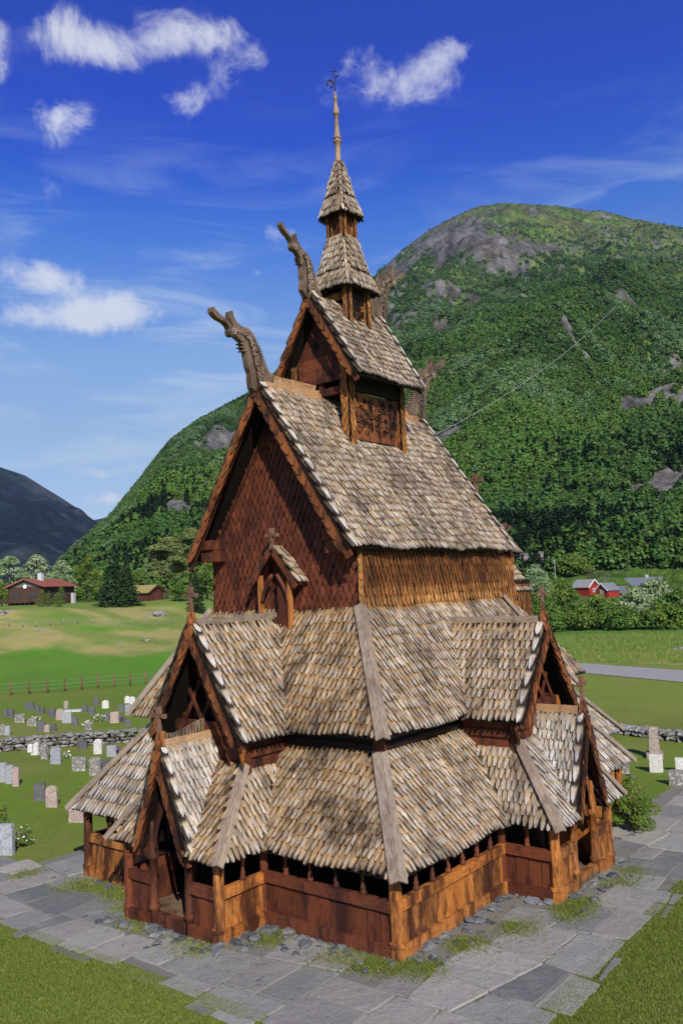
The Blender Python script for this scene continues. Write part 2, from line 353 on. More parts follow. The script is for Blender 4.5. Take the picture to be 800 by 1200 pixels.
for s in (-1, 1):
    b = MB(); barge(b, (UXW, 0, ZUR), (UXW, s*UY, ZUE), (-1, 0, 0), .30, .38); b.build('barge_board', BARGE, turret_roof)
    b = MB(); b.beam((UXW+.12, s*.1, ZUR-.32), (UXW+.12, s*(UY-.05), ZUE-.22), .06, .2, up=(0, s, 1)); b.build('rafter', TARW, turret_roof)
    b = MB(); barge(b, (2.22, 0, ZUR), (UXE+.02, s*UY, ZUE), (1, 0, 0), .26, .42); b.build('barge_board', BARGE, turret_roof)
def clad_post(mb, x, y, z0, z1, w, e=.42, sw=.12):
    mb.box(x-w/2, x+w/2, y-w/2, y+w/2, z0, z1, tint=(.2, .2, .6))
    k = int((z1-z0)/e)
    for (ux, uy, nx, ny) in ((1, 0, 0, -1), (0, 1, -1, 0), (0, 1, 1, 0)):
        for i in range(k, -1, -1):
            for j in (-1, 0, 1):
                zz = z0+i*e+(j % 2)*e*.5
                mb.shingle(V((x+nx*w/2+ux*j*w*.33, y+ny*w/2+uy*j*w*.33, zz)), V((ux, uy, 0)), -ZZ, V((nx, ny, 0)), sw*1.15, min(e*1.5, z1-zz+.05), .03, .05, None, 1)
turret = MB(); turret.box(TX0+.1, TX1-.1, -TYh+.05, TYh-.05, 17.75, 17.9); turret = turret.build('turret_frame', BLACK, church)
for x in (TX0, TX1):
    for y in (-TYh, TYh): q_ = MB(); clad_post(q_, x+(.17 if x < 0 else -.17), y-(.17 if y > 0 else -.17), zr_(y)-.15, ZUE+.9, .30); q_.build('corner_post', WALLS, turret)
                                                  # flared shingle strips down the roof beside the turret
for x, s in ((TX0+.30, 1), (TX1-.1, 1)):
    fl = MB()
    for i in range(7, -1, -1):
        for j in range(3):
            yy = -TYh-.02-.30*(7-i)*.22+.5; 
            fl.shingle(V((x+j*.12-.1+(7-i)*.03, -TYh+.25-(7-i)*.11, 0))+ZZ*(zr_(-TYh+.25-(7-i)*.11)+.16), X0, V((0, -.537, -.843)), sA, .14, .5, .04, .06, None, 1)
    fl.build('flared_shingles', ROOF, turret)
def fret(x0, x1, y, z0, z1, par, mat, n=5, m=4):
    """carved panel on a south wall: boards, frame and raised scrolls"""
    b = MB(); hh = (z1-z0)/3
    for i in range(3): b.box(x0, x1, y, y+.07, z0+i*hh+.012, z0+(i+1)*hh-.012)
    b.box(x0-.02, x1+.02, y-.05, y, z0-.06, z0+.14); o = b.build('carved_panel', BARGE, par)
    c = MB()
    for i in range(int(n*m*2.2)):
        cx = x0+(x1-x0)*U(.04, .96); cz = z0+.2+(z1-z0-.3)*R(); rr = U(.06, .16); a0 = U(0, 6.28); sg = random.choice((-1, 1)); tn = U(4, 9)
        pts = [(cx+rr*(1-t*.7)*math.cos(a0+sg*t*tn), y-.012, cz+rr*(1-t*.7)*math.sin(a0+sg*t*tn)) for t in [k/8 for k in range(9)]]
        c.tube(pts, [.026-.0018*k for k in range(9)], 4, tint=(.2, .3, .8))
    for k in range(n*3): c.tube([(U(x0, x1), y-.012, U(z0+.2, z1)) for _ in range(3)][:2], [.008, .022], 4, tint=(.2, .3, .8)) if k % 5 == 0 else None
    c.build('scroll_carving', BLACK, o)  # black raised scrolls stand in for the dark cut-through holes
    return o
fret(TX0+.36, TX1-.36, -TYh+.10, 15.30, 17.05, church, TARS, 6, 5)
m = MB(); m.box(TX0+.2, TX1-.2, -TYh+.04, -TYh+.2, 17.1, 17.75); m.build('turret_wall', BLACK, church); m = MB(); m.box(TX0+.2, TX1-.2, TYh-.2, TYh-.06, 15.3, 17.9); m.build('turret_wall', BLACK, church)
m = MB(); m.box(TX0+.1, TX0+.24, -.09, .12, ZR+.0, 17.75); m.build('king_post', TARW, turret)
m = MB(); m.box(TX0+.06, TX0+.3, -TYh+.1, TYh-.1, 17.0, 17.28); m.build('cross_beam', TARW, turret); m = MB(); m.box(TX1-.3, TX1-.06, -TYh+.1, TYh-.1, 17.0, 17.28); m.build('cross_beam', TARW, turret)
m = MB()                                                   # gable boards, and a black disc for the round hole
GXw = UXW+.55
zt0, hz = 17.55, 1.72
for i in range(5):
    z0 = zt0+i*.5; hw0 = hz*(1-(z0-zt0)/(ZUR-.7-zt0)); z1 = min(z0+.5, ZUR-.7); hw1 = max(hz*(1-(z1-zt0)/(ZUR-.7-zt0)), .0)
    m.poly([(GXw, -hw0, z0+.006), (GXw, hw0, z0+.006), (GXw, hw1+.001, z1-.006), (GXw, -hw1-.001, z1-.006)], .06, (-1, 0, 0), udir=(0, 1, 0))
m.box(GXw-.07, GXw-.002, -1.75, 1.75, 17.50, 17.72)
gb_ = m.build('turret_gable', TARW, church)
m = MB(); m.tube([(GXw-.025, .12, 19.0), (GXw+.004, .12, 19.0)], [.13, .13], 14, tint=(0, 0, 1)); m.build('round_hole_disc', BLACK, gb_)  # black disc laid on the boards for the dark inside the hole
# ================= spire =================
CS = -.07
def pyr(name, h, z0, h1, z1, w, e, flare=.06):
    m = MB(); ub = MB(); zm = z0+(z1-z0)*.35; hm = h1+(h-h1)*.65-flare
    for (ux, uy) in ((1, 0), (0, 1), (-1, 0), (0, -1)):
        def P(a, d, z): return (CS+ux*d-uy*a, uy*d+ux*a, z)
        plane(m, ub, [P(-h, h, z0), P(h, h, z0), P(hm, hm, zm), P(-hm, hm, zm)], (ux, uy, .3), w, e)
        plane(m, ub, [P(-hm, hm, zm), P(hm, hm, zm), P(h1, h1, z1), P(-h1, h1, z1)], (ux, uy, .3), w, e)
    o = m.build(name, ROOF, church); ub.build('roof_boarding', BLACK, o)
    for sx in (-1, 1):
        for sy in (-1, 1):
            c = MB()
            for k in range(10):
                t = 1-k/10; hh = h1+(h-h1)*t*t*.3+(h-h1)*t*.7-.02; zz = z0+(z1-z0)*(1-t)
                d = V((sx*(h-h1), sy*(h-h1), z0-z1)).normalized(); n = V((sx, sy, .75)).normalized(); uu = V((-sy, sx, 0)).normalized()
                if k < 9: c.shingle(V((CS+sx*(hh-.02), sy*(hh-.02), zz-.03))+n*.01, uu, d, n, w*.95, e*1.7, .035, .05, None, 0)
            c.build('hip_shingles', ROOF, o)
    return o
spire = MB(); spire.box(CS-.6, CS+.6, -.6, .6, 21.3, 21.42); spire = spire.build('belfry_frame', BLACK, church)
for x in (-.60, .60):
    for y in (-.60, .60): q_ = MB(); clad_post(q_, CS+x, y, ZUR-.6*(ZUR-ZUE)/UY-.15, 21.5, .20, .4, .09); q_.build('corner_post', WALLS, spire)
fret(CS-.46, CS+.46, -.60, 20.02, 21.1, church, TARS, 4, 4)
m = MB(); m.box(CS-.5, CS+.5, -.62, -.52, 21.05, 21.5); m.box(CS-.5, CS+.5, .52, .62, 20, 21.5); m.box(CS+.5, CS+.6, -.5, .5, 20.2, 21.5); m.build('belfry_wall', BLACK, church)
m = MB(); m.box(CS-.66, CS-.56, -.5, .5, 21.0, 21.3); m.build('cross_beam', TARS, spire); m = MB(); m.box(CS-.66, CS-.56, -.5, .5, 20.35, 20.5); m.build('cross_beam', TARS, spire)
pyr('lower_spire_roof', 1.0, 21.38, .40, 23.72, .17, .33)
l = MB(); l.box(CS-.3, CS+.3, -.3, .3, 24.5, 24.6); l = l.build('lantern_frame', BLACK, church)
for x in (-.34, .34):
    for y in (-.34, .34): q_ = MB(); clad_post(q_, CS+x, y, 23.4, 24.7, .13, .36, .07); q_.build('corner_post', WALLS, l)
m = MB(); m.box(CS-.30, CS+.30, -.33, -.26, 23.5, 24.7); m.box(CS-.33, CS-.26, -.3, .3, 23.5, 24.7); m.box(CS-.3, CS+.3, .26, .33, 23.5, 24.7); m.box(CS+.26, CS+.33, -.3, .3, 23.5, 24.7)
for x in (-.12, .1): m.box(CS+x-.04, CS+x+.04, -.36, -.33, 23.6, 24.6, tint=(1, .5, 0))
m.build('lantern_wall', TARW, church)
pyr('upper_spire_roof', .62, 24.56, .10, 26.98, .15, .32, .03)
m = MB(); z = 26.8; prof = [(0, .15), (.25, .13), (.26, .10), (1.0, .125), (1.03, .17), (1.08, .17), (1.1, .12), (1.16, .12), (1.18, .165), (1.24, .165), (1.27, .11), (2.2, .075), (2.23, .14), (2.29, .14), (2.31, .10), (2.38, .12), (2.44, .12), (2.46, .085), (2.85, .06), (2.87, .09), (2.92, .09), (2.94, .05), (3.2, .03)]
m.tube([(CS, 0, z+a) for a, b in prof], [b for a, b in prof], 14); m.build('mast', wood('mast_wood', (.38, .22, .10), (.36, .27, .19), (.10, .06, .03), .5, False, .5), church)
m = MB(); m.tube([(CS, 0, 29.95), (CS, 0, 31.1)], [.022, .014], 6); m.tube([(CS-.10, .12, 30.87), (CS+.10, -.12, 30.87)], [.014, .014], 5)
bw = V((-.62, .78, 0)); pts = [V((CS, 0, 30.50))+bw*(.20+.13*math.cos(a))+ZZ*(.17*math.sin(a)-.15) for a in [i*.6-.5 for i in range(10)]]
m.tube(pts, [.03]*10, 6); m.tube([V((CS, 0, 30.62)), V((CS, 0, 30.66))-bw*.12, V((CS, 0, 30.80))-bw*.2], [.02, .03, .012], 5); m.tube([V((CS, 0, 30.35)), V((CS, 0, 30.5))+bw*.25], [.02, .03], 5)
m.build('weather_vane', IRON, church)
# ================= dragon heads =================
DRAGON = [(-2.04, 2.29), (-1.97, 2.35), (-1.86, 2.25), (-1.69, 2.16), (-1.5, 2.08), (-1.35, 2.02), (-1.2, 1.93), (-1.06, 1.86), (-1.14, 1.97), (-1.22, 2.12), (-1.24, 2.26), (-1.2, 2.38), (-1.11, 2.42), (-1.07, 2.26), (-1.01, 2.15), (-0.9, 2.03), (-0.74, 1.97), (-0.51, 1.93), (-0.3, 1.85), (-0.15, 1.75), (-0.04, 1.59), (0.11, 1.39), (0.24, 1.15), (0.36, 0.9), (0.46, 0.69), (0.62, 0.52), (0.81, 0.41), (0.77, 0.09), (0.43, -0.23), (0.0, -0.3), (-0.3, -0.12), (-0.33, 0.17), (-0.33, 0.4), (-0.42, 0.57), (-0.49, 0.86), (-0.53, 1.11), (-0.73, 1.08), (-0.60, 1.19), (-0.81, 1.21), (-0.62, 1.30), (-0.82, 1.35), (-0.61, 1.41), (-0.74, 1.45), (-0.97, 1.56), (-1.13, 1.51), (-1.25, 1.55), (-1.29, 1.65), (-1.26, 1.76), (-1.34, 1.87), (-1.51, 1.95), (-1.7, 1.98), (-1.89, 2.05), (-2.02, 2.16)]
def dragon(bx, bz, Mx, th=.12):
    """ridge dragon carved from a thick plank: outline, relief on both cheeks and a crest of cut teeth"""
    f2 = lambda x, z: V((bx+x*Mx[0][0]+z*Mx[1][0]+Mx[2][0], 0, bz+x*Mx[0][1]+z*Mx[1][1]+Mx[2][1]))
    Y = V((0, 1, 0)); m = MB(); P = [f2(*q)-Y*th for q in DRAGON]; m.poly(P, th*2, (0, -1, 0), tint=(.35, .4, .1))
    # rounded neck and head bar standing proud of the plank
    nk = [(.20, -.1), (.12, .4), (-.02, .8), (-.16, 1.2), (-.30, 1.52), (-.58, 1.72), (-.95, 1.74)]
    m.tube([f2(*q) for q in nk], [(th*1.5, r_) for r_ in (.24, .21, .18, .16, .14, .11, .09)], 10, flat=(0, 1, 0), tint=(.45, .5, .1))
    m.tube([f2(*q) for q in ((-1.05, 1.78), (-1.35, 1.95), (-1.68, 2.07), (-1.98, 2.26))], [(th*1.1, .07), (th, .06), (th*.9, .055), (th*.8, .05)], 8, flat=(0, 1, 0), tint=(.4, .4, .1))
    o = m.build('dragon_head', CARVE, church); f = MB()
    for sy in (-1, 1):
        c = f2(-1.08, 1.67)+Y*sy*th*1.05; f.tube([c+V((.14*(1-q*.065)*math.cos(q*.8), sy*.012, .14*(1-q*.065)*math.sin(q*.8))) for q in range(13)], [.034]*13, 5, tint=(1.5, 1.5, 0))
        for k in range(11):                                # interlaced scrolls down the neck
            t_ = k/10*5; a_ = int(min(t_, 4.999)); u_ = t_-a_; q = (nk[a_][0]*(1-u_)+nk[a_+1][0]*u_, nk[a_][1]*(1-u_)+nk[a_+1][1]*u_); e_ = (-1)**k
            c = f2(*q)+Y*sy*th*1.5; r_ = .105*(1-.035*k); f.tube([c+V((r_*math.cos(b_+k), 0, r_*math.sin(b_+k))) for b_ in (0, .8, 1.6, 2.4, 3.2, 4.0)], [.026]*6, 4, tint=(1.4, 1.4, 0))
            f.tube([c+V((e_*.10, -sy*.02, -.06)), c+V((e_*.16, -sy*.03, .08))], [.03, .012], 4, tint=(0, .2, .95))  # dark stubs paint the shade of the uncut openwork
        f.tube([f2(q[0]+.17-.02*i_, q[1]+.05)+Y*sy*th*1.1 for i_, q in enumerate(nk[:6])], [.022]*6, 4, tint=(1.3, 1.3, 0))
        f.tube([f2(q[0]-.20+.02*i_, q[1]+.02)+Y*sy*th*1.1 for i_, q in enumerate(nk[:5])], [.03]*5, 4, tint=(0, .2, .95))  # dark line painted for the shade in a gouge
    f.build('scroll_carving', CARVE, o)
    t = MB(); back = DRAGON[17:27]
    for a, b in zip(back, back[1:]):
        for u_ in (.2, .55, .9): q = f2(a[0]+(b[0]-a[0])*u_, a[1]+(b[1]-a[1])*u_); d = (f2(*b)-f2(*a)).normalized(); n = V((d.z, 0, -d.x)); n = n if n.dot(f2(*a)-f2(-.3, .9)) > 0 else -n; t.obb(q+n*.04, n*.055+d*.02, (0, th*.8, 0), d*.022, tint=(1., 1., 0))
    t.build('crest_teeth', CARVE, o); return o
dragon(-5.30, 16.85, [(1, 0), (0, 1), (0, 0)])
dragon(-2.33, 20.80, [(.879, -.323), (.208, .714), (-.13, .14)], .11)
dragon(4.95, 16.80, [(-1.213, -.27), (-.095, 1.078), (-.007, .269)])
dragon(2.15, 20.70, [(-.936, -.023), (-.035, 1.096), (.198, .19)], .11)
# ================= storey 2: aisle roofs and their gables =================
T2X, T2Y, Z2, T2E = -6.51, 5.66, 5.44, 6.6; Z2T = ZCB+.12
m = MB(); ub = MB()
W2 = plane(m, ub, [(T2X, -T2Y, Z2), (T2X, T2Y, Z2), (CW, CYh, Z2T), (CW, -CYh, Z2T)], (-1, 0, .5), w=.25, e=.42, wave=1)
aw = m.build('aisle_roof_west', ROOFW, church); ub.build('roof_boarding', BLACK, aw)
m = MB(); ub = MB()
S2 = plane(m, ub, [(T2X, -T2Y, Z2), (T2E, -T2Y, Z2), (CE, -CYh, Z2T), (CW, -CYh, Z2T)], (0, -1, .5), w=.25, e=.40, wave=1)
as_ = m.build('aisle_roof_south', ROOF, church); ub.build('roof_boarding', BLACK, as_)
m = MB(); ub = MB()
N2 = plane(m, ub, [(T2X, T2Y, Z2), (T2E, T2Y, Z2), (CE, CYh, Z2T), (CW, CYh, Z2T)], (0, 1, .5), w=.35, e=.5)
E2 = plane(m, ub, [(T2E, -T2Y, Z2), (T2E, T2Y, Z2), (CE, CYh, Z2T), (CE, -CYh, Z2T)], (1, 0, .5), w=.3, e=.45)
an = m.build('aisle_roof_far_side', ROOFW, church); ub.build('roof_boarding', BLACK, an)
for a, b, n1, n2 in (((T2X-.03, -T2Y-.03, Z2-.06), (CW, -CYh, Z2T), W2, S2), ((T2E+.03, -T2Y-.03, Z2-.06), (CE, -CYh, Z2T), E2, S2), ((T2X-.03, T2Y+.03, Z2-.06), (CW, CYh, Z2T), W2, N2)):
    h = MB(); cap(h, a, b, n1, n2, .25); h.build('hip_board', BOARD, as_)
h = MB(); h.beam((CE-1.35, -CYh-.05, Z2T+.05), (CE-.9, -T2Y+.6, Z2+1.0), .24, .07, up=S2); h.build('roof_batten', BOARD, as_)
def xf(side):
    """local frame of a porch/gable: (out, across, z) -> world; west = out along -x, south = out along -y"""
    if side == 'w': return lambda o, a, z: V((-o, -a, z))
    return lambda o, a, z: V((.1+a, -o, z))
def gable(side, og, half, ze, zr, oin_e, oin_r, w, e, mat, ridge_in, ridge_h, cr_h, face_o, bodyhalf, nm, silver):
    """gable roof: og = verge distance, oin_* = where eave/ridge run into the roof behind"""
    F = xf(side); out = F(1, 0, 0)-F(0, 0, 0); ac = F(0, 1, 0)-F(0, 0, 0); m = MB(); ub = MB(); sv = MB(); ns = []
    svs = []
    for s in (1, -1):
        n = plane(m, ub, [F(og, s*half, ze), F(oin_e, s*half, ze), F(oin_r, 0, zr), F(og, 0, zr)], tuple(ac*s+ZZ*.3), w, e)
        ns.append(n); sv = MB()
        vergerow(sv, F(og, 0, zr), F(og, s*half, ze), n, -out, w=silver); svs.append(sv)
    o = m.build(nm, mat, church); ub.build('roof_boarding', BLACK, o)
    for sv in svs: sv.build('verge_shingles', ROOFS, o)
    for s, n in zip((1, -1), ns):
        b = MB(); barge(b, F(og, 0, zr), F(og, s*half, ze), out, .24 if half < 1.5 else .28, .36); b.build('barge_board', BARGE, o)
        b = MB(); q = -out*.10; b.beam(F(og, s*.06, zr-.25)+q, F(og, s*(half-.04), ze-.18)+q, .05, .16, up=ac*s+ZZ); b.build('rafter', TARW, o)
        b = MB(); d = (F(oin_r, 0, zr)-F(oin_e, s*half, ze)); b.obb((F(oin_e, s*half, ze)+F(oin_r, 0, zr))/2+n*.10-d.normalized()*.06, d/2, d.cross(n).normalized()*.11, n*.03, tint=(.1, .5, .1)); b.build('valley_board', CARVE, o)
    b = MB(); b.beam(F(og-.25, 0, zr+.13), F(ridge_in, 0, zr+.13), .15, ridge_h); b.build('ridge_beam', BOARDW if half < 1.5 else BOARD, o)
    # shingled finial under the cross
    b = MB()
    b.tube([F(og-.08, 0, zr-.35), F(og-.08, 0, zr+.05), F(og-.08, 0, zr+.42)], [.17, .12, .075], 8)
    for sd in range(5):
        a = sd/4*math.pi; n = (out*math.sin(a)+ac*math.cos(a)); 
        for kz in (.05, -.2): b.shingle(F(og-.08, 0, zr+kz)+n*.10, n.cross(ZZ), (-ZZ*.96+n*.2).normalized(), n, .16, .42, .03, .03, None, 1)
    b.build('finial', BARGE, o)
    b = MB(); cross(b, F(og-.08, 0, zr+.40), cr_h, tuple(ac), .25, .055); b.build('cross', CROSSM, o)
    return F, out, ac, o
for side, zr, og, body_o, bh, oinr, rin in (('w', 8.77, 8.57, 7.80, 1.50, 4.5, 4.72), ('s', 8.31, 7.69, 7.15, 1.55, 3.85, 3.75)):
    oe = (6.50 if side == 'w' else 5.66)-.02
    F, out, ac, g = gable(side, og, 2.03, 5.34, zr, oe, oinr, .26, .42, ROOF, rin, .22, .80, body_o, bh, 'aisle_gable_roof', .26)
    T = TARW; b = MB()                                     # gable body: boards, beams, corner posts
    bo = body_o
    def slab(o0, o1, a0, a1, z0, z1, mb, **k):
        p, q = F(o0, a0, z0), F(o1, a1, z1); mb.box(min(p.x, q.x), max(p.x, q.x), min(p.y, q.y), max(p.y, q.y), z0, z1, **k)
    for i in range(5):
        a0 = -bh+i*2*bh/5; slab(bo-.10, bo-.04+U(-.005, .005), a0+.008, a0+2*bh/5-.008, 4.1, 5.6, b)
    slab(bo-.10, bo+.03, -bh-.1, bh+.1, 5.38, 5.78, b); slab(bo-.1, bo+.02, -bh, bh, 4.95, 5.08, b); slab(bo-.1, bo+.04, -bh-.05, bh+.05, 4.42, 4.66, b)
    for q in (-.55, .45): slab(bo-.1, bo+.015, q-.07, q+.07, 4.6, 5.45, b)
    wall_ = b.build('gable_front', T, church)
    for s in (-1, 1):
        b = MB(); slab(bo-.2, 4.6, s*bh-.05, s*bh+.05, 4.0, 5.95, b); slab(bo-.1, 4.6, s*(bh+.09)-.05, s*(bh+.09)+.05, 4.80, 5.02, b); b.build('gable_side', TARW, wall_)
        b = MB(); slab(bo-.13, bo+.08, s*bh-.11, s*bh+.11, 4.2, 5.75, b); b.build('corner_post', TARS if side == 's' else TARW, wall_)
        b = MB(); p = F(og-.32, s*(1.82), 0); b.tube([p+ZZ*5.42, p+ZZ*5.1, p+ZZ*4.92, p+ZZ*4.6], [.11, .13, .09, .02], 6); b.build('pendant', TARS, wall_)
    b = MB()                                               # crossed lattice in the gable
    ft = lambda a, z, k: F(bo+.02*k, a, z)
    zb = 5.78; H = (zr-.45-zb); hb = 2.03*H/(zr-5.34)
    for k, sg in ((1, 1), (3, -1)):
        for a0 in (-.78, -.28, .22):
            t_ = (1-a0)/2; b.beam(ft(sg*a0*hb, zb, k), ft(sg*(a0+t_)*hb, zb+t_*H, k), .13, .035, up=tuple(out))
    b.build('lattice', TARW, wall_)
    b = MB(); b.poly([F(bo-.5, -1.6, 5.7), F(bo-.5, 1.6, 5.7), F(bo-.5, 0, zr-.2)], .04, tuple(out), tint=(.1, .1, .9)); b.build('gable_dark_backing', BLACK, wall_)  # black sheet added behind the lattice for the dark of the interior
# storey-2 wall under the aisle roof (runs down behind the gallery)
IX, IY, IE = -5.98, 5.13, 6.1
iw = MB()
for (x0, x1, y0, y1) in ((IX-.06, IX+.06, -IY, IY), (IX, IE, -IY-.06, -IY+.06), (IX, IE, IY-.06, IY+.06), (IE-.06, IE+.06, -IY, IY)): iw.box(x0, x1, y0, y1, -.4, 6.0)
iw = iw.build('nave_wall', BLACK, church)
tr = MB(); tr.box(IX-.15, IE, -IY-.13, -IY-.065, 5.0, 5.18); tr.build('wall_trim', BLACK, iw)
tr = MB(); tr.box(IX-.13, IX-.065, -IY-.1, IY, 5.0, 5.18); tr.build('wall_trim', BLACK, iw)
m = MB(); m.box(IX-.22, IX+.05, -IY-.22, -IY+.05, 4.7, 5.9); m.build('corner_post', TARW, iw)
# ================= storey 1: gallery roof =================
T1X, T1Y, Z1, T1E, Z1T = -8.12, 7.13, 2.30, 8.15, 4.93
KX, KY, KE = -5.98, 5.13, 6.05
vx = -6.37
m = MB(); ub = MB()
W1 = plane(m, ub, [(T1X, -T1Y, Z1), (T1X, -2.39, Z1), (vx, -1.4, 4.45), (KX, -1.4, Z1T), (KX, -KY, Z1T)], (-1, 0, .5), w=.25, e=.38, wave=1)
g1 = m.build('gallery_roof_west', ROOFW, church); ub.build('roof_boarding', BLACK, g1)
m = MB(); ub = MB(); plane(m, ub, [(T1X, 2.39, Z1), (T1X, T1Y, Z1), (KX, KY, Z1T), (KX, 1.4, Z1T), (vx, 1.4, 4.45)], (-1, 0, .5), w=.25, e=.55)
g2 = m.build('gallery_roof_northwest', ROOFS, church); ub.build('roof_boarding', BLACK, g2)
sc, sn = .1, 7.13; vy = -6.80+1.42
SB = 4.45
m = MB(); ub = MB()
sv_y = -(T1Y-(SB-Z1)/(Z1T-Z1)*(T1Y-KY))
S1 = plane(m, ub, [(T1X, -T1Y, Z1), (sc-2.49, -T1Y, Z1), (sc-1.5, sv_y, SB), (sc-1.5, -KY, Z1T), (KX, -KY, Z1T)], (0, -1, .5), w=.25, e=.38, wave=1)
g3 = m.build('gallery_roof_south', ROOF, church); ub.build('roof_boarding', BLACK, g3)
m = MB(); ub = MB(); plane(m, ub, [(sc+2.49, -T1Y, Z1), (T1E, -T1Y, Z1), (KE, -KY, Z1T), (sc+1.5, -KY, Z1T), (sc+1.5, sv_y, SB)], (0, -1, .5), w=.25, e=.5)
E1 = plane(m, ub, [(T1E, -T1Y, Z1), (T1E, T1Y, Z1), (KE, KY, Z1T), (KE, -KY, Z1T)], (1, 0, .5), w=.3, e=.5)
g4 = m.build('gallery_roof_east', ROOFS, church); ub.build('roof_boarding', BLACK, g4)
m = MB(); ub = MB(); N1 = plane(m, ub, [(T1X, T1Y, Z1), (T1E, T1Y, Z1), (KE, KY, Z1T), (KX, KY, Z1T)], (0, 1, .5), w=.35, e=.5)
g5 = m.build('gallery_roof_far_side', ROOFW, church); ub.build('roof_boarding', BLACK, g5)
for a, b, n1, n2, par in (((T1X-.05, -T1Y-.05, Z1-.08), (KX, -KY, Z1T), W1, S1, g3), ((T1X-.05, T1Y+.05, Z1-.08), (KX, KY, Z1T), W1, N1, g2), ((T1E+.05, -T1Y-.05, Z1-.08), (KE, -KY, Z1T), E1, S1, g4)):
    h = MB(); cap(h, a, b, n1, n2, .27); h.build('hip_board', BOARD, par)
# chancel gallery and aisle roofs beyond, apse with its cone
m = MB(); ub = MB()
c1 = plane(m, ub, [(T1E-.4, -4.2, Z1), (14.6, -4.2, Z1), (12.4, -2.2, 4.8), (T1E-2, -2.2, 4.8)], (0, -1, .5), w=.3, e=.5)
c2 = plane(m, ub, [(14.6, -4.2, Z1), (14.6, 4.2, Z1), (12.4, 2.2, 4.8), (12.4, -2.2, 4.8)], (1, 0, .5), w=.3, e=.5)
cg = m.build('chancel_gallery_roof', ROOFS, church); ub.build('roof_boarding', BLACK, cg)
h = MB(); cap(h, (14.68, -4.28, Z1-.06), (12.4, -2.2, 4.8), c1, c2, .25); h.build('hip_board', BOARD, cg)
m = MB(); ub = MB()
c3 = plane(m, ub, [(CE, -2.0, 11.0), (9.85, -2.0, 11.0), (9.65, 0, 13.75), (CE, 0, 13.75)], (0, -1, .5), w=.25, e=.4)
plane(m, ub, [(CE, 2.0, 11.0), (9.85, 2.0, 11.0), (9.65, 0, 13.75), (CE, 0, 13.75)], (0, 1, .5), w=.3, e=.5)
ch = m.build('chancel_roof', ROOF, church); ub.build('roof_boarding', BLACK, ch)
m = MB(); cross(m, (9.5, 0, 13.95), .98, (0, 1, 0), .36, .085); m.build('cross', CROSSM, ch)
m = MB(); m.beam((9.2, 0, 13.85), (9.8, 0, 13.82), .16, .14); m.build('ridge_beam', CARVE, ch)
m = MB(); m.box(CE+.1, 9.3, -1.75, 1.75, 4.5, 11.6); m.build('chancel_wall', TARS, church)
wallpoly([(CE, -1.8, 8.4), (9.4, -1.8, 8.4), (9.4, -1.8, 11.2), (CE, -1.8, 11.2)], (0, -1, 0), WALLS, 'chancel_side_wall', church, w=.2, e=.36)
wallpoly([(CE, -4.3, 5.5), (11.0, -4.3, 5.5), (9.6, -1.8, 8.6), (CE, -1.8, 8.6)], (0, -1, .5), ROOF, 'chancel_aisle_roof', church, w=.25, e=.4)
AX_, AR = 10.45, 1.95
m = MB(); n_ = 26
for k in range(11, -1, -1):
    z = 9.22+k*.26; rr = AR*(1-k/11.5); cnt = max(5, int(2*math.pi*rr/.2))
    for j in range(cnt):
        a = 2*math.pi*(j+.5*(k % 2))/cnt; n = V((math.cos(a), math.sin(a), .75)).normalized(); d = V((math.cos(a)*.6, math.sin(a)*.6, -.8)); u = V((-math.sin(a), math.cos(a), 0))
        m.shingle(V((AX_+math.cos(a)*rr, math.sin(a)*rr, z)), u, d, n, .22, .5, .03, .05)
ap = m.build('apse_roof', ROOF, church)
m = MB(); m.tube([(AX_, 0, 9.2), (AX_, 0, 12.3)], [AR-.06, .05], 24, tint=(.2, .2, .8)); m.tube([(AX_, 0, 4), (AX_, 0, 9.3)], [AR-.16, AR-.16], 24, tint=(.4, .4, .3))
m.build('roof_boarding', BLACK, ap)
m = MB()
for k in range(5, -1, -1):
    for j in range(56):
        a = 2*math.pi*(j+.5*(k % 2))/56; n = V((math.cos(a), math.sin(a), 0)); m.shingle(V((AX_, 0, 0))+n*(AR-.15)+ZZ*(7.2+k*.38), V((-math.sin(a), math.cos(a), 0)), -ZZ, n, .2, .7, .03, .05, None, 1)
m.build('apse_wall', WALLS, church)
m = MB(); cross(m, (12.2, -.0, 12.0), .65, (0, 1, 0), .26, .08); m.tube([(12.2, 0, 9), (12.2, 0, 12.1)], [.3, .06], 10); m.build('cross', CROSSM, church)
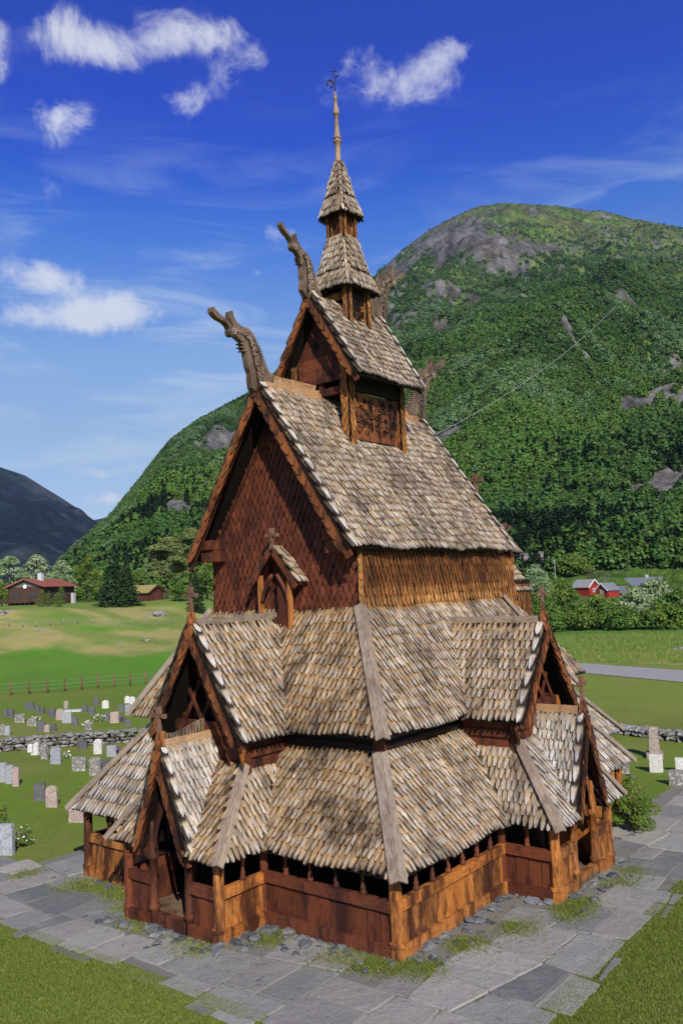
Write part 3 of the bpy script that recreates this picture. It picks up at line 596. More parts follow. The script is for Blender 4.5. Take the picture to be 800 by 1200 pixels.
# ================= gallery walls =================
WX, WY = -7.72, 6.74
def gallery(p0, p1, out, mat, parent, posts=True, n=None, colm=None, name='gallery_wall'):
    """board parapet with sill, rail, open arcade of turned colonnettes and top plate, from p0 to p1"""
    p0, p1, out = V((*p0, 0)), V((*p1, 0)), V((*out, 0)); d = p1-p0; L = d.length; d.normalize(); z0 = GZ(p0.x, p0.y)*0.5+GZ(p1.x, p1.y)*.5; b = MB()
    mid = (p0+p1)/2
    nb = max(1, round(L/.42))
    for i in range(nb):
        c = p0+d*(L*(i+.5)/nb); b.obb(c+ZZ*(z0+.80)+out*U(-.02, .012), d*(L/nb/2-.014), out*.035, ZZ*.5)
    o = b.build(name, mat, parent)
    b = MB(); b.obb(mid+out*.045+ZZ*(z0+.17), d*L/2, out*.10, ZZ*.19); b.build('sill_beam', mat, o)
    b = MB(); b.obb(mid+out*.04+ZZ*(z0+1.34), d*L/2, out*.09, ZZ*.145); b.build('rail', mat, o)
    b = MB(); b.obb(mid+ZZ*(z0+2.30), d*L/2, out*.09, ZZ*.16); b.build('top_plate', TARW, o)
    n = n if n is not None else max(0, round(L/.95)-1)
    if n:
        for i in range(n):
            cm = MB(); c = p0+d*(L*(i+1)/(n+1))+out*.03; pr = [(1.47, .085), (1.56, .10), (1.60, .06), (1.68, .085), (1.74, .05), (1.98, .05), (2.02, .085), (2.16, .08)]
            cm.tube([c+ZZ*(z0+a) for a, q in pr], [q for a, q in pr], 8); cm.build('colonnette', colm or TARW, o)
    return o
def post(p, mat, parent, r=.15, h=2.35, z0=None, name='corner_post'):
    z0 = GZ(*p)-.12 if z0 is None else z0; m = MB(); P = V((*p, z0))
    pr = [(0, r*1.15), (.42, r*1.12), (.45, r*1.3), (.52, r*1.3), (.55, r*.98), (1.5, r), (1.9, r*.94), (h, r)]
    m.tube([P+ZZ*a for a, q in pr], [q for a, q in pr], 9, rough=.07, smooth=False); return m.build(name, mat, parent)
gal = wg = gallery((WX, -WY+.1), (WX, -1.99), (-1, 0), TARW, church, n=4); 
gallery((WX+.1, -WY), (sc-2.09, -WY), (0, -1), TARS, church, n=6)
gallery((WX, 2.0), (WX, WY-.1), (-1, 0), TARS, church, n=3)
gallery((WX+.1, WY), (T1E-.4, WY), (0, 1), TARW, church); gallery((sc+2.09, -WY), (T1E-.4, -WY), (0, -1), TARS, church); gallery((T1E-.4, -WY), (T1E-.4, WY), (1, 0), TARW, church)
gallery((T1E-.3, -3.8), (14.2, -3.8), (0, -1), TARS, church); gallery((14.2, -3.8), (14.2, 3.8), (1, 0), TARW, church)
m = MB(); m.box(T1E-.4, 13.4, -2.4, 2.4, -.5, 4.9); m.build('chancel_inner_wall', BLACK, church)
post((WX, -WY), TARS, wg, .17); post((WX, WY), TARS, wg, .16); post((T1E-.4, -WY), TARS, wg); post((14.2, -3.8), TARS, wg)
for p in ((WX+.02, -2.0), (sc-2.09, -WY+.02)): post(p, TARW, wg, .13)
def porch(side, cx_off, fo, bh, wall_o, eave_o, eh, zE, hip_o, hip_a, hip_z, mats, og, ph, pz0, pzr, back_o):
    F = xf(side); out = F(1, 0, 0)-F(0, 0, 0); ac = F(0, 1, 0)-F(0, 0, 0); matF, matS = mats
    f2 = lambda o, a: tuple(F(o, a, 0)[:2])
    # low walls each side of the portal, side walls and posts
    for s in (-1, 1):
        gallery(f2(fo, s*(bh-.02)), f2(fo, s*.78), tuple(out[:2]), matF, church, n=0, name='porch_wall')
        gallery(f2(fo-.05, s*bh), f2(wall_o, s*bh), tuple((ac*s)[:2]), matS if s == (1 if side == 'w' else -1) else matF, church, n=1, name='porch_side_wall')
        post(f2(fo, s*bh), TARS if (side == 's' or s == 1) else TARW, church, .16, name='porch_corner_post')
        p = F(fo+.03, s*.78, 0); z0 = GZ(p.x, p.y)
        m = MB(); pr = [(0, .13), (.45, .13), (.48, .17), (.6, .17), (.63, .12), (1.9, .12), (1.93, .17), (2.02, .17), (2.05, .13), (2.3, .15), (2.6, .10), (3.0, .08)]
        m.tube([p+ZZ*(z0+a) for a, q in pr], [q for a, q in pr], 12, rough=.03); m.build('portal_column', TARS if side == 's' else TARW, church)
    z0 = GZ(*f2(fo, 0))
    m = MB(); m.obb(F(fo+.02, 0, z0+.22), ac*.72, out*.12, ZZ*.17); m.build('door_sill', matF, church)
    m = MB(); m.obb(F((fo+wall_o)/2-.6, 0, z0+.12), ac*(bh-.1), out*1.6, ZZ*.08, tint=(.4, .3, 0)); m.build('porch_floor', CARVE, church)
    # pointed arch boards
    m = MB()
    for s in (-1, 1):
        pts = [F(fo+.06, s*(.70-.66*t**2.1), z0+2.15+1.55*t) for t in [i/8 for i in range(9)]]; m.tube(pts, [(.05, .11)]*9, 6, flat=tuple(out))
        m.poly([F(fo+.03, s*.80, 2.2+z0), F(fo+.03, s*.74, 2.2+z0), F(fo+.03, s*.55, 2.9+z0), F(fo+.03, s*.1, 3.6+z0), F(fo+.03, 0, 4.1+z0), F(fo+.03, 0, 4.6+z0), F(fo+.03, s*1.02, 2.3+z0)], .05, tuple(out))
    m.build('portal_arch', matF, church)
    m = MB(); m.box(*sorted((F(back_o, .62, 0).x, F(back_o-.09, -.62, 0).x)), *sorted((F(back_o, .62, 0).y, F(back_o-.09, -.62, 0).y)), 0, 3.2, tint=(.2, .2, .9)); dp = m.build('inner_doorway_dark', BLACK, church)  # black slab put in for the dark of the inner doorway
    for s in (-1, 1):
        m = MB(); p = F(back_o+.25, s*.58, 0); m.tube([p, p+ZZ*1.5, p+ZZ*2.6], [.16, .14, .16], 10); m.build('door_jamb', TARW, church)
    # bump roof: front plane and two side planes with hips
    m = MB(); ub = MB(); ns = []
    nf = plane(m, ub, [F(eave_o, -eh, zE), F(eave_o, -.95, zE), F(hip_o, -.15, hip_z+.15), F(hip_o, -hip_a, hip_z)], tuple(out+ZZ*.5), .25, .38)
    m.build('porch_roof', ROOFW if side == 'w' else ROOFS, church); m = MB()
    plane(m, ub, [F(eave_o, .95, zE), F(eave_o, eh, zE), F(hip_o, hip_a, hip_z), F(hip_o, .15, hip_z+.15)], tuple(out+ZZ*.5), .25, .38)
    pf = m.build('porch_roof', ROOFW if side == 'w' else ROOFS, church); ub.build('roof_boarding', BLACK, pf)
    inn = 8.12 if side == 'w' else 7.13; top_in = (6.30 if side == 'w' else 5.45)
    for s in (-1, 1):
        m = MB(); ub = MB()
        n = plane(m, ub, [F(eave_o, s*eh, zE), F(inn-.05, s*eh, zE), F(top_in, s*hip_a, hip_z), F(hip_o, s*hip_a, hip_z)], tuple(ac*s+ZZ*.5), .25, .38)
        q = m.build('porch_roof_side', (ROOFW if side == 'w' and s < 0 else ROOF), church); ub.build('roof_boarding', BLACK, q)
        h = MB(); cap(h, F(eave_o+.05, s*(eh+.05), zE-.07), F(hip_o, s*hip_a, hip_z), nf, n, .20); h.build('hip_board', BOARD, q)
        b = MB(); a_ = F(inn+.02, s*eh, zE); c_ = F(top_in, s*hip_a, hip_z); d = c_-a_; b.obb((a_+c_)/2+n*.10-d.normalized()*.1, d/2, d.cross(n).normalized()*.10, n*.03, tint=(.1, .5, .2)); b.build('valley_board', CARVE, q)
    F, out, ac, g = gable(side, og, ph, pz0, pzr, hip_o+.3, hip_o-.0, .22, .36, ROOFS, hip_o, .24, .80, fo, 1, 'portal_roof', .22)
    if side == 'w':                                        # the carved, half-broken crest on the portal ridge
        m = MB(); x = og-.35
        for i in range(12): 
            hgt = .12+.30*abs(i-2)/9; m.obb(F(x-i*.125, 0, pzr+.24+hgt*.5), out*.075, ac*.03, ZZ*hgt*.45+out*.03*U(-1, 1))
        m.build('broken_crest', CARVE, g)
porch('w', 0, 9.49, 1.99, 7.72, 9.86, 2.36, 2.36, 7.80, 1.42, 4.50, (TARW, TARS), 9.91, 1.21, 2.29, 5.29, 7.9)
porch('s', .1, 8.46, 2.03, 6.74, 8.82, 2.40, 2.36, 7.12, 1.42, 4.60, (TARS, TARW), 8.85, 1.21, 2.29, 5.40, 7.0)
# ------------------------------------------------------------------ numpy noise
def vnoise(x, y, seed=0):
    """smooth value noise on a lattice"""
    xi = np.floor(x).astype(np.int64); yi = np.floor(y).astype(np.int64); xf_ = x-xi; yf = y-yi
    u = xf_*xf_*(3-2*xf_); v = yf*yf*(3-2*yf)
    def h(a, b):
        n = (a*374761393+b*668265263+seed*982451653) & 0xffffffff; n = ((n ^ (n >> 13))*1274126177) & 0xffffffff; return ((n ^ (n >> 16)) & 0xffff)/65535.
    return (h(xi, yi)*(1-u)+h(xi+1, yi)*u)*(1-v)+(h(xi, yi+1)*(1-u)+h(xi+1, yi+1)*u)*v
def fbm(x, y, oct=5, seed=0, gain=.5):
    s = 0; a = 1; t = 0
    for i in range(oct): s = s+a*vnoise(x*2**i, y*2**i, seed+i); t += a; a *= gain
    return s/t
def sstep(a, b, x): t = np.clip((x-a)/(b-a), 0, 1); return t*t*(3-2*t)
CX, CY = CAMP.x, CAMP.y
def polar(x, y): dx, dy = x-CX, y-CY; return np.arctan2(dy, dx), np.hypot(dx, dy)
def groundz(x, y):
    x = np.asarray(x, float); y = np.asarray(y, float); az, D = polar(x, y); r = np.hypot(x, y)
    near = (-.008*x-.019*y)*(1-sstep(13, 24, r))
    left = sstep(math.radians(44), math.radians(49), az)
    zl = sstep(108, 215, D)*9.0+1.6*np.exp(-((x-63)/14)**2-((y-126)/16)**2)+(fbm(x/22, y/22, 3, 5)-.5)*2.2*sstep(120, 170, D)*(1-sstep(200, 215, D)*.8)
    zr = sstep(150, 280, D)*5+(fbm(x/15, y/15, 3, 9)-.5)*.5*sstep(95, 130, D)
    return near+zl*left+zr*(1-left)+sstep(300, 700, D)*30*(1-left)*0
def on_ground(px, py, z=None):
    d = ray(px, py)
    if z is not None: t = (z-CAMP.z)/d.z; return CAMP+d*t
    t = 20.
    while t < 900:
        p = CAMP+d*t
        if p.z < float(groundz(p.x, p.y)): break
        t *= 1.004
    return V((p.x, p.y, float(groundz(p.x, p.y))))
# ------------------------------------------------------------------ ground
def leafmat(name, c1, c2, c3, trans=.25):
    t = NT(name); tint = t.attr('tint').outputs[0]; sp = t.n('ShaderNodeSeparateColor'); t.l(tint, sp.inputs[0])
    oi = t.n('ShaderNodeObjectInfo').outputs['Random']
    c = t.mix(sp.outputs[0], c1, c2); c = t.mix(t.math('MULTIPLY', sp.outputs[1], .8), c, c3)
    hs = t.n('ShaderNodeHueSaturation'); t.l(c, hs.inputs['Color']); t.l(t.math('ADD', t.math('MULTIPLY', oi, .03), .485), hs.inputs['Hue']); t.l(t.math('ADD', t.math('MULTIPLY', sp.outputs[2], .5), .75), hs.inputs['Value'])
    b = t.bsdf(hs.outputs[0], .55, spec=.25); tr = t.n('ShaderNodeBsdfTranslucent'); t.l(hs.outputs[0], tr.inputs[0])
    mx = t.n('ShaderNodeMixShader'); mx.inputs[0].default_value = trans; t.l(b.outputs[0], mx.inputs[1]); t.l(tr.outputs[0], mx.inputs[2]); t.l(mx.outputs[0], t.out.inputs[0]); return t.m
def groundmat():
    t = NT('turf'); pos = t.n('ShaderNodeNewGeometry').outputs['Position']; zc = t.attr('tint').outputs[0]
    n1 = t.noise(pos, .35, 5, .6); n2 = t.noise(pos, 3.5, 4, .7); n3 = t.noise(pos, 28., 4, .75); n4 = t.noise(pos, .05, 3, .6)
    dry = t.mix(.55, zc, (.20, .165, .045)); c = t.mix(t.math('MULTIPLY', t.ss(n1.outputs[0], .46, .70), .65), zc, dry)
    rich = t.mix(.5, zc, (.055, .125, .012)); c = t.mix(t.math('MULTIPLY', t.ss(n4.outputs[0], .5, .7), .5), c, rich)
    c = t.mix(t.math('MULTIPLY', t.ss(n2.outputs[0], .35, .65), .5), c, t.mix(1., c, (.66, .70, .5), 'MULTIPLY'))
    k = t.n('ShaderNodeVectorMath', operation='SCALE'); t.l(c, k.inputs[0]); t.l(t.ss(n3.outputs[0], .3, .7, .55, 1.45), k.inputs['Scale'])
    hh = t.math('ADD', t.math('MULTIPLY', n3.outputs[0], 1.), t.math('MULTIPLY', n2.outputs[0], 1.5))
    t.bsdf(k.outputs[0], .9, hh, .05, .8, spec=.15); return t.m
def polar_grid(name, mat, azs, Ds, zf, colf, kind='structure', smooth=True, label=None):
    A, DD = np.meshgrid(azs, Ds, indexing='ij'); x = CX+np.cos(A)*DD; y = CY+np.sin(A)*DD; z = zf(x, y, A, DD); na, nd = A.shape
    co = np.stack([x, y, z], -1).reshape(-1, 3); i = np.arange(na*nd).reshape(na, nd)
    q = np.stack([i[:-1, :-1], i[:-1, 1:], i[1:, 1:], i[1:, :-1]], -1).reshape(-1, 4)
    me = bpy.data.meshes.new(name); me.vertices.add(len(co)); me.vertices.foreach_set('co', co.astype(np.float32).ravel()); me.loops.add(q.size); me.loops.foreach_set('vertex_index', q.astype(np.int32).ravel())
    me.polygons.add(len(q)); me.polygons.foreach_set('loop_start', np.arange(0, q.size, 4, dtype=np.int32)); me.update(calc_edges=True); me.polygons.foreach_set('use_smooth', np.full(len(q), smooth))
    a = me.attributes.new('tint', 'FLOAT_COLOR', 'POINT'); c = np.ones((len(co), 4), np.float32); c[:, :3] = colf(x, y, z, A, DD).reshape(-1, 3); a.data.foreach_set('color', c.ravel())
    me.materials.append(mat); o = bpy.data.objects.new(name, me); COL.objects.link(o); me.flip_normals() if me.polygons[0].normal.z < 0 else None
    tag(o, label, None, None, kind); return o
def gcol(x, y, z, A, D):
    n = fbm(x/9, y/9, 4, 3); n2 = fbm(x/30, y/30, 3, 8); w = lambda m: m[..., None]
    lawn = np.array([.165, .245, .028]); dryl = np.array([.25, .25, .06]); mead = np.array([.105, .27, .016]); hay = np.array([.40, .35, .12]); mown = np.array([.25, .30, .055]); rough = np.array([.18, .27, .045])
    left = sstep(math.radians(40), math.radians(46), A)
    c = lawn+w(sstep(.5, .72, n))*(dryl-lawn)*.7
    ci = c
    # fenced meadow on the left, dry bank above it, house lawn
    fz = 100+ (A-math.radians(57))*40
    cm = mead+w(sstep(.5, .7, n2))*(rough-mead)*.3
    c = c+w(left*sstep(fz-2, fz+1, D))*(cm-c)
    dry = sstep(130, 140, D+(n-.5)*26)
    mound = np.exp(-((x-63)/16)**2-((y-122)/16)**2)
    c = c+w(left*np.clip(np.maximum(dry*1.0*sstep(.20, .45, fbm(x/11, y/11, 4, 14)), mound*1.2*sstep(.35, .6, n)), 0, 1))*(hay+w(sstep(.4, .65, fbm(x/4, y/12, 3, 4)))*(rough-hay)*.8-c)
    c = c+w(left*sstep(186, 192, D+(n-.5)*10))*(rough-c)
    # right: mown field, rough verge beyond the road
    r_ = (1-left); c = c+w(r_*sstep(60, 66, D)*.55)*(mown-c)
    c = c+w(r_*sstep(96, 99, D))*(rough+w(sstep(.45, .62, fbm(x/2.5, y/2.5, 3, 2)))*(hay-rough)*.75-c)
    c = c+w(r_*sstep(112, 122, D))*(np.array([.10, .21, .03])-c)
    return c
azs = np.radians(np.unique(np.concatenate((np.arange(-180, 0, 12), np.arange(0, 80, .35), np.arange(80, 181, 10)))))
Ds = np.unique(np.concatenate(([.5, 6, 10], np.geomspace(13, 330, 230), [500, 900, 2000, 6000, 6500])))
gm = groundmat()
polar_grid('ground', gm, azs, Ds, lambda x, y, A, D: groundz(x, y), gcol)
# ------------------------------------------------------------------ mountains
SKY_R = [(60, 672), (69, 655), (90, 634), (129, 603), (165, 562), (200, 517), (230, 495), (285, 466), (340, 425), (400, 360), (437, 323), (450, 309), (470, 290), (500, 267), (530, 251), (560, 238), (590, 234), (625, 236), (650, 237), (690, 243), (705, 243), (740, 252), (800, 263), (860, 290), (1000, 330)]
SKY_L = [(-260, 430), (-120, 480), (0, 546), (30, 556), (60, 575), (90, 594), (115, 613), (140, 640), (175, 690)]
SKY_D = [(60, 640), (95, 612), (120, 607), (131, 603), (150, 606), (200, 640)]
def skyf(P):
    a, e = zip(*sorted(pix(*p) for p in P)); return lambda A: np.interp(A, a, e)
eR, eL, eD = skyf(SKY_R), skyf(SKY_L), skyf(SKY_D)
aL0 = pix(60, 672)[0]
def D1(A): return 1500+900*(1-sstep(math.radians(34), math.radians(47), A))
D0 = 250.
def hillz(x, y, A, D):
    t = (D-D0)/(D1(A)-D0); e = np.maximum(eR(A), .004); zt = e*D1(A)+9.7; tt = np.clip(t, 0, 1)
    base = 5+4*sstep(math.radians(44), math.radians(49), A)
    z = base+(zt-base)*(.80*tt+.20*tt*tt)
    edge = np.clip(tt*6, 0, 1)*np.clip((1-tt)*7, .12, 1)
    lat = A*1400
    rid = fbm(lat/170+D/420, D/700, 5, 21)-.5; n2 = fbm(x/60, y/60, 5, 31)-.5; st = np.abs(fbm(x/130, y/130, 4, 41)-.5)
    z = z+edge*(rid*150*np.clip(tt*2.2, 0, 1)+n2*52-st*110+24)*np.clip(zt/260, .15, 1)
    cap_ = 9.7+e*D-6; z = np.where(z > cap_-14, cap_-14+14*(1-np.exp(-np.maximum(z-cap_+14, 0)/14)), z)
    zb = zt-(t-1)*(D1(A)-D0)*.55-(t-1)**2*900
    z = np.where(t > 1, np.minimum(z, zb), z); z = np.where(t < 0, base+t*160, z)
    return z+np.where(A > aL0, -(A-aL0)*3000, 0)*np.clip(tt*5, 0, 1)
ROCKS = [(705, 360, 20, 5, .55), (690, 370, 18, 5, .5), (640, 292, 40, 5, .8), (585, 440, 20, 5, .5), (495, 285, 50, 28, 1.0), (455, 330, 20, 45, .85), (540, 275, 30, 16, .9), (585, 300, 26, 14, 1.1), (630, 290, 40, 8, .6), (575, 283, 18, 12, .9), (600, 315, 45, 8, .7), (545, 340, 40, 12, .7), (470, 375, 26, 10, .75), (520, 385, 14, 9, .8), (745, 285, 40, 10, .6), (790, 596, 16, 7, .7), (745, 610, 10, 6, .8), (770, 600, 16, 4, .6),
         (232, 570, 22, 24, 1.1), (262, 540, 22, 30, .8), (205, 600, 20, 14, .75), (190, 580, 14, 16, .6), (780, 300, 25, 8, .4), (700, 245, 25, 5, .6), (790, 250, 30, 8, .5), (790, 525, 12, 5, .7)]
def pixof(x, y, z):
    d = np.stack([x-CAMP.x, y-CAMP.y, z-CAMP.z], -1); f = d@np.array(CF); return 400+FPX*(d@np.array(CR))/f, 600-FPX*(d@np.array(CU))/f
def rockmask(x, y, z):
    u, v = pixof(x, y, z); m = 0
    for (a, b, w, h, k) in ROCKS: m = m+k*np.exp(-(((u-a)/w)**2+((v-b)/h)**2))
    n = fbm(x/42, y/42, 5, 71, .6); n2 = fbm(x/150, y/150, 4, 77)
    n3 = fbm(x/12, y/12, 4, 79, .65); return sstep(.49, .60, n*.80+n2*.22+(n3-.5)*.55+np.clip(m, 0, 1.15)*.30-.10), u, v
def hcol(x, y, z, A, D):
    m, u, v = rockmask(x, y, z); w = lambda q: q[..., None]
    n = fbm(x/25, y/25, 4, 51); g = np.array([.07, .13, .02]); g2 = np.array([.12, .155, .038]); rk = np.array([.11, .103, .098]); heath = np.array([.085, .082, .032])
    c = g+w(sstep(.40, .65, n))*(g2-g); high = sstep(330, 250, v)*.7; c = c+w(high*sstep(.35, .6, fbm(x/70, y/70, 4, 61)))*(heath-c)
    r = rk*(.15+1.9*w(fbm(x/11, y/22, 5, 81, .75)**1.6*1.3)); warm = sstep(.55, .7, fbm(x/60, y/60, 3, 91)); r = r*(1-w(warm)*np.array([0, .1, .2])*.8)
    return c+w(m)*(r-c)
def hillmat(rk):
    t = NT('hill_surface'); pos = t.n('ShaderNodeNewGeometry').outputs['Position']; c = t.attr('tint').outputs[0]
    a = t.noise(pos, .035, 7, .7); b = t.noise(pos, .3, 4, .7); k = t.n('ShaderNodeVectorMath', operation='SCALE'); t.l(c, k.inputs[0])
    t.l(t.math('MULTIPLY', t.ss(a.outputs[0], .3, .7, .5, 1.5), t.ss(b.outputs[0], .3, .7, .65, 1.35)), k.inputs['Scale'])
    t.bsdf(k.outputs[0], .95, a.outputs[0], rk, 1., spec=.1); return t.m
azh = np.radians(np.arange(8, 61.5, .11)); Dh = np.concatenate((np.geomspace(215, 2400, 330), [2500, 2700, 3000, 3400]))
polar_grid('hillside', hillmat(9), azh, Dh, hillz, hcol)
def leftz(x, y, A, D):
    t = (D-900)/(3600-900); e = eL(A); zt = e*3600+9.7; tt = np.clip(t, 0, 1); z = (zt+20)*(tt**1.15)-20
    z = z+np.clip((1-tt)*5, .05, 1)*tt*((fbm(x/420, y/420, 5, 101)-.5)*420-60*np.abs(fbm(x/200, y/200, 4, 103)-.5)*4)
    return np.where(t > 1, zt-(t-1)*2200, z)-20*(t < 0)
def lcol(x, y, z, A, D):  # dark conifer tone with cloud shadow and blue air mixed into the colour
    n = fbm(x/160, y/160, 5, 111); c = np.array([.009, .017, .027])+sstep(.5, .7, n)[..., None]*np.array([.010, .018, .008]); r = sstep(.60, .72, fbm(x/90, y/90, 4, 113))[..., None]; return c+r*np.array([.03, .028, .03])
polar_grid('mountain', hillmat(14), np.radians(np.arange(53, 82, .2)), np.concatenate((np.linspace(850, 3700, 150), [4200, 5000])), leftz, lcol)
def farz(x, y, A, D): e = eD(A); t = (D-4400)/1200; return np.where(t > 1, (e*5600+9.7)-(t-1)*1500, (e*5600+9.7)*np.clip(t, 0, 1)**.8)
polar_grid('far_mountain', hillmat(10), np.radians(np.arange(51, 61, .3)), np.linspace(4300, 6500, 30), farz, lambda x, y, z, A, D: np.array([.03, .05, .03])+0*x[..., None])
# ------------------------------------------------------------------ foliage
LB = leafmat('broad_leaves', (.075, .15, .02), (.13, .225, .03), (.19, .25, .045), .3)
LP = leafmat('pale_willow_leaves', (.20, .29, .12), (.36, .44, .25), (.13, .22, .06))
LS = leafmat('spruce_needles', (.018, .042, .014), (.035, .065, .018), (.06, .085, .02), .1)
LN = leafmat('pine_needles', (.085, .14, .035), (.15, .20, .055), (.20, .23, .07), .2)
LG = leafmat('hill_alder_leaves', (0.078, 0.167, 0.024), (0.119, 0.222, 0.039), (0.155, 0.230, 0.056), .3)
LV = leafmat('hill_willow_leaves', (0.113, 0.209, 0.076), (0.160, 0.265, 0.104), (0.160, 0.244, 0.083), .3)
LD = leafmat('hill_dark_leaves', (0.038, 0.095, 0.018), (0.063, 0.135, 0.024), (0.098, 0.157, 0.033), .25)
LH = leafmat('hill_birch_leaves', (0.056, 0.130, 0.021), (0.096, 0.193, 0.029), (0.136, 0.203, 0.043), .3)
BARK = wood('bark', (.13, .095, .06), (.17, .14, .11), (.05, .035, .025), .5)
def leaves(P, s, N=None, asp=.6, k=4, rng=RNG, jit=.6):
    """one quad per point P (n,3), size s, facing N with jitter"""
    n = len(P); r = rng.normal(size=(n, 3)); 
    if N is not None: r = r*jit+N
    r /= np.linalg.norm(r, axis=1, keepdims=True)+1e-9; a = np.cross(r, rng.normal(size=(n, 3))); a /= np.linalg.norm(a, axis=1, keepdims=True)+1e-9; b = np.cross(r, a)
    s = (np.asarray(s)*rng.uniform(.6, 1.3, n))[:, None]; a = a*s; b = b*s*asp
    return np.stack([P-a*.5, P+b*.5-a*.05, P+a*.6, P-b*.5+a*.05], 1)
def crown_pts(n, R0, H, clumps, rng, rc=.34, squash=.9, base=.0, taper=1.):
    """points on leafy clumps spread through an uneven crown"""
    P = []; N = []; T = []
    for c in range(clumps):
        th = rng.uniform(0, 6.283); zz = rng.uniform(0, 1); prof = math.sin(math.pi*min(.98, (zz*.86+.10))**(.75*taper))
        rr = R0*prof*rng.uniform(.35, 1)**.6*.8; ctr = np.array([rr*math.cos(th), rr*math.sin(th), base+H*zz*.9]); cr = R0*rc*rng.uniform(.6, 1.3)
        m = max(4, int(n/clumps)); d = rng.normal(size=(m, 3)); d /= np.linalg.norm(d, axis=1, keepdims=True); d[:, 2] = np.where(d[:, 2] < -.35, -d[:, 2], d[:, 2])
        q = ctr+d*cr*rng.uniform(.75, 1.08, (m, 1))*np.array([1, 1, squash]); P.append(q); N.append(d+np.array([0, 0, .35]))
        t = np.zeros((m, 3)); t[:, 0] = rng.uniform(0, 1)*.6+rng.uniform(0, .4, m); t[:, 1] = (rng.uniform() < .2)*.6+rng.uniform(0, .15, m); t[:, 2] = rng.uniform(.2, .8)+rng.uniform(-.2, .2, m); T.append(t)
    return np.concatenate(P), np.concatenate(N), np.concatenate(T)
def tree(kind, name, label, cat, loc, h, w, group=None, rz=0, n=2600, seed=1):
    rng = np.random.default_rng(seed); t = thing(name, label, cat, loc, rz, group); m = MB()
    if kind == 'spruce':
        m.tube([(0, 0, -.3), (0, 0, h*.5), (0, 0, h*.98)], [h*.018, h*.012, .02], 7); m.build('trunk', BARK, t)
        P = []; N = []; L = 46
        for i in range(L):
            f = i/L; z = h*(.06+.93*f); R0 = w/2*(1-f)**.85*rng.uniform(.8, 1.12)+.1; kk = int(7+9*(1-f))
            for j in range(kk):
                a = rng.uniform(0, 6.283); ll = R0*rng.uniform(.75, 1.1); q = int(5+13*(1-f)); s = rng.uniform(.15, 1, q)
                P.append(np.stack([np.cos(a)*ll*s+rng.normal(0, .13, q)*ll*.5, np.sin(a)*ll*s+rng.normal(0, .13, q)*ll*.5, z-ll*s*.34+s*s*ll*.12+rng.normal(0, .06, q)], 1)); N.append(np.tile([math.cos(a)*.4, math.sin(a)*.4, .8], (q, 1)))
        P = np.concatenate(P); N = np.concatenate(N); T = np.stack([rng.uniform(0, 1, len(P)), rng.uniform(0, .3, len(P)), rng.uniform(.2, .8, len(P))], 1)
        quads_mesh('crown', LS, leaves(P, w*.085, N, .55, rng=rng), T, t); return t
    mat = {'broad': LB, 'pale': LP, 'pine': LN, 'bush': LB}[kind]; bare = {'broad': .10, 'pale': .08, 'pine': .32, 'bush': .0}[kind]
    top = h*.55; m.tube([(0, 0, -.3), (rng.uniform(-.2, .2), 0, h*.3), (rng.uniform(-.5, .5), rng.uniform(-.5, .5), h*.8)], [h*.022, h*.016, h*.005], 8)
    for i in range(7 if kind != 'bush' else 3):
        a = rng.uniform(0, 6.28); z = h*rng.uniform(bare+.1, .7); m.tube([(0, 0, z), (math.cos(a)*w*.18, math.sin(a)*w*.18, z+h*.08), (math.cos(a)*w*.36, math.sin(a)*w*.36, z+h*.14)], [h*.009, h*.006, h*.002], 5)
    m.build('trunk', BARK, t)
    P, N, T = crown_pts(n, w/2, h*(1-bare), 46 if kind != 'pine' else 38, rng, .30 if kind != 'pine' else .26, .8 if kind != 'pine' else .45, h*bare)
    P[:, 2] = np.minimum(P[:, 2], h*1.02)
    quads_mesh('crown', mat, leaves(P, w*(.060 if kind != 'pine' else .052), N, .6, rng=rng), T, t); return t
# the wood on the hillside: one mass of small crowns standing on the slope
protoc = bpy.data.collections.new('hill_crowns')
def proto(i, kind):
    rng = np.random.default_rng(100+i); h, w = ((1., .85), (1., .75), (1., .95), (1., .42), (.7, .9))[kind]
    if kind == 3:
        P = []; 
        for k in range(170):
            f = rng.uniform()**1.3; a = rng.uniform(0, 6.28); r = w/2*(1-f)*rng.uniform(.5, 1); P.append((r*math.cos(a), r*math.sin(a), f))
        P = np.array(P); N = np.stack([P[:, 0]*2, P[:, 1]*2, np.full(len(P), .5)], 1); T = np.stack([rng.uniform(0, .3, len(P)), np.zeros(len(P)), rng.uniform(.0, .3, len(P))], 1); s = .13
    else: P, N, T = crown_pts(300, w/2, h*.85, 13, rng, .42, .85, .0); s = .14
    o = quads_mesh('hill_crown_%d' % i, (LH, LH, LG, LG, LV, LD, LD, LS)[i], leaves(P, s, N, .8, rng=rng, jit=.32), T, link=False); protoc.objects.link(o)
for i, k in enumerate((0, 4, 1, 2, 2, 0, 2, 3)): proto(i, k)
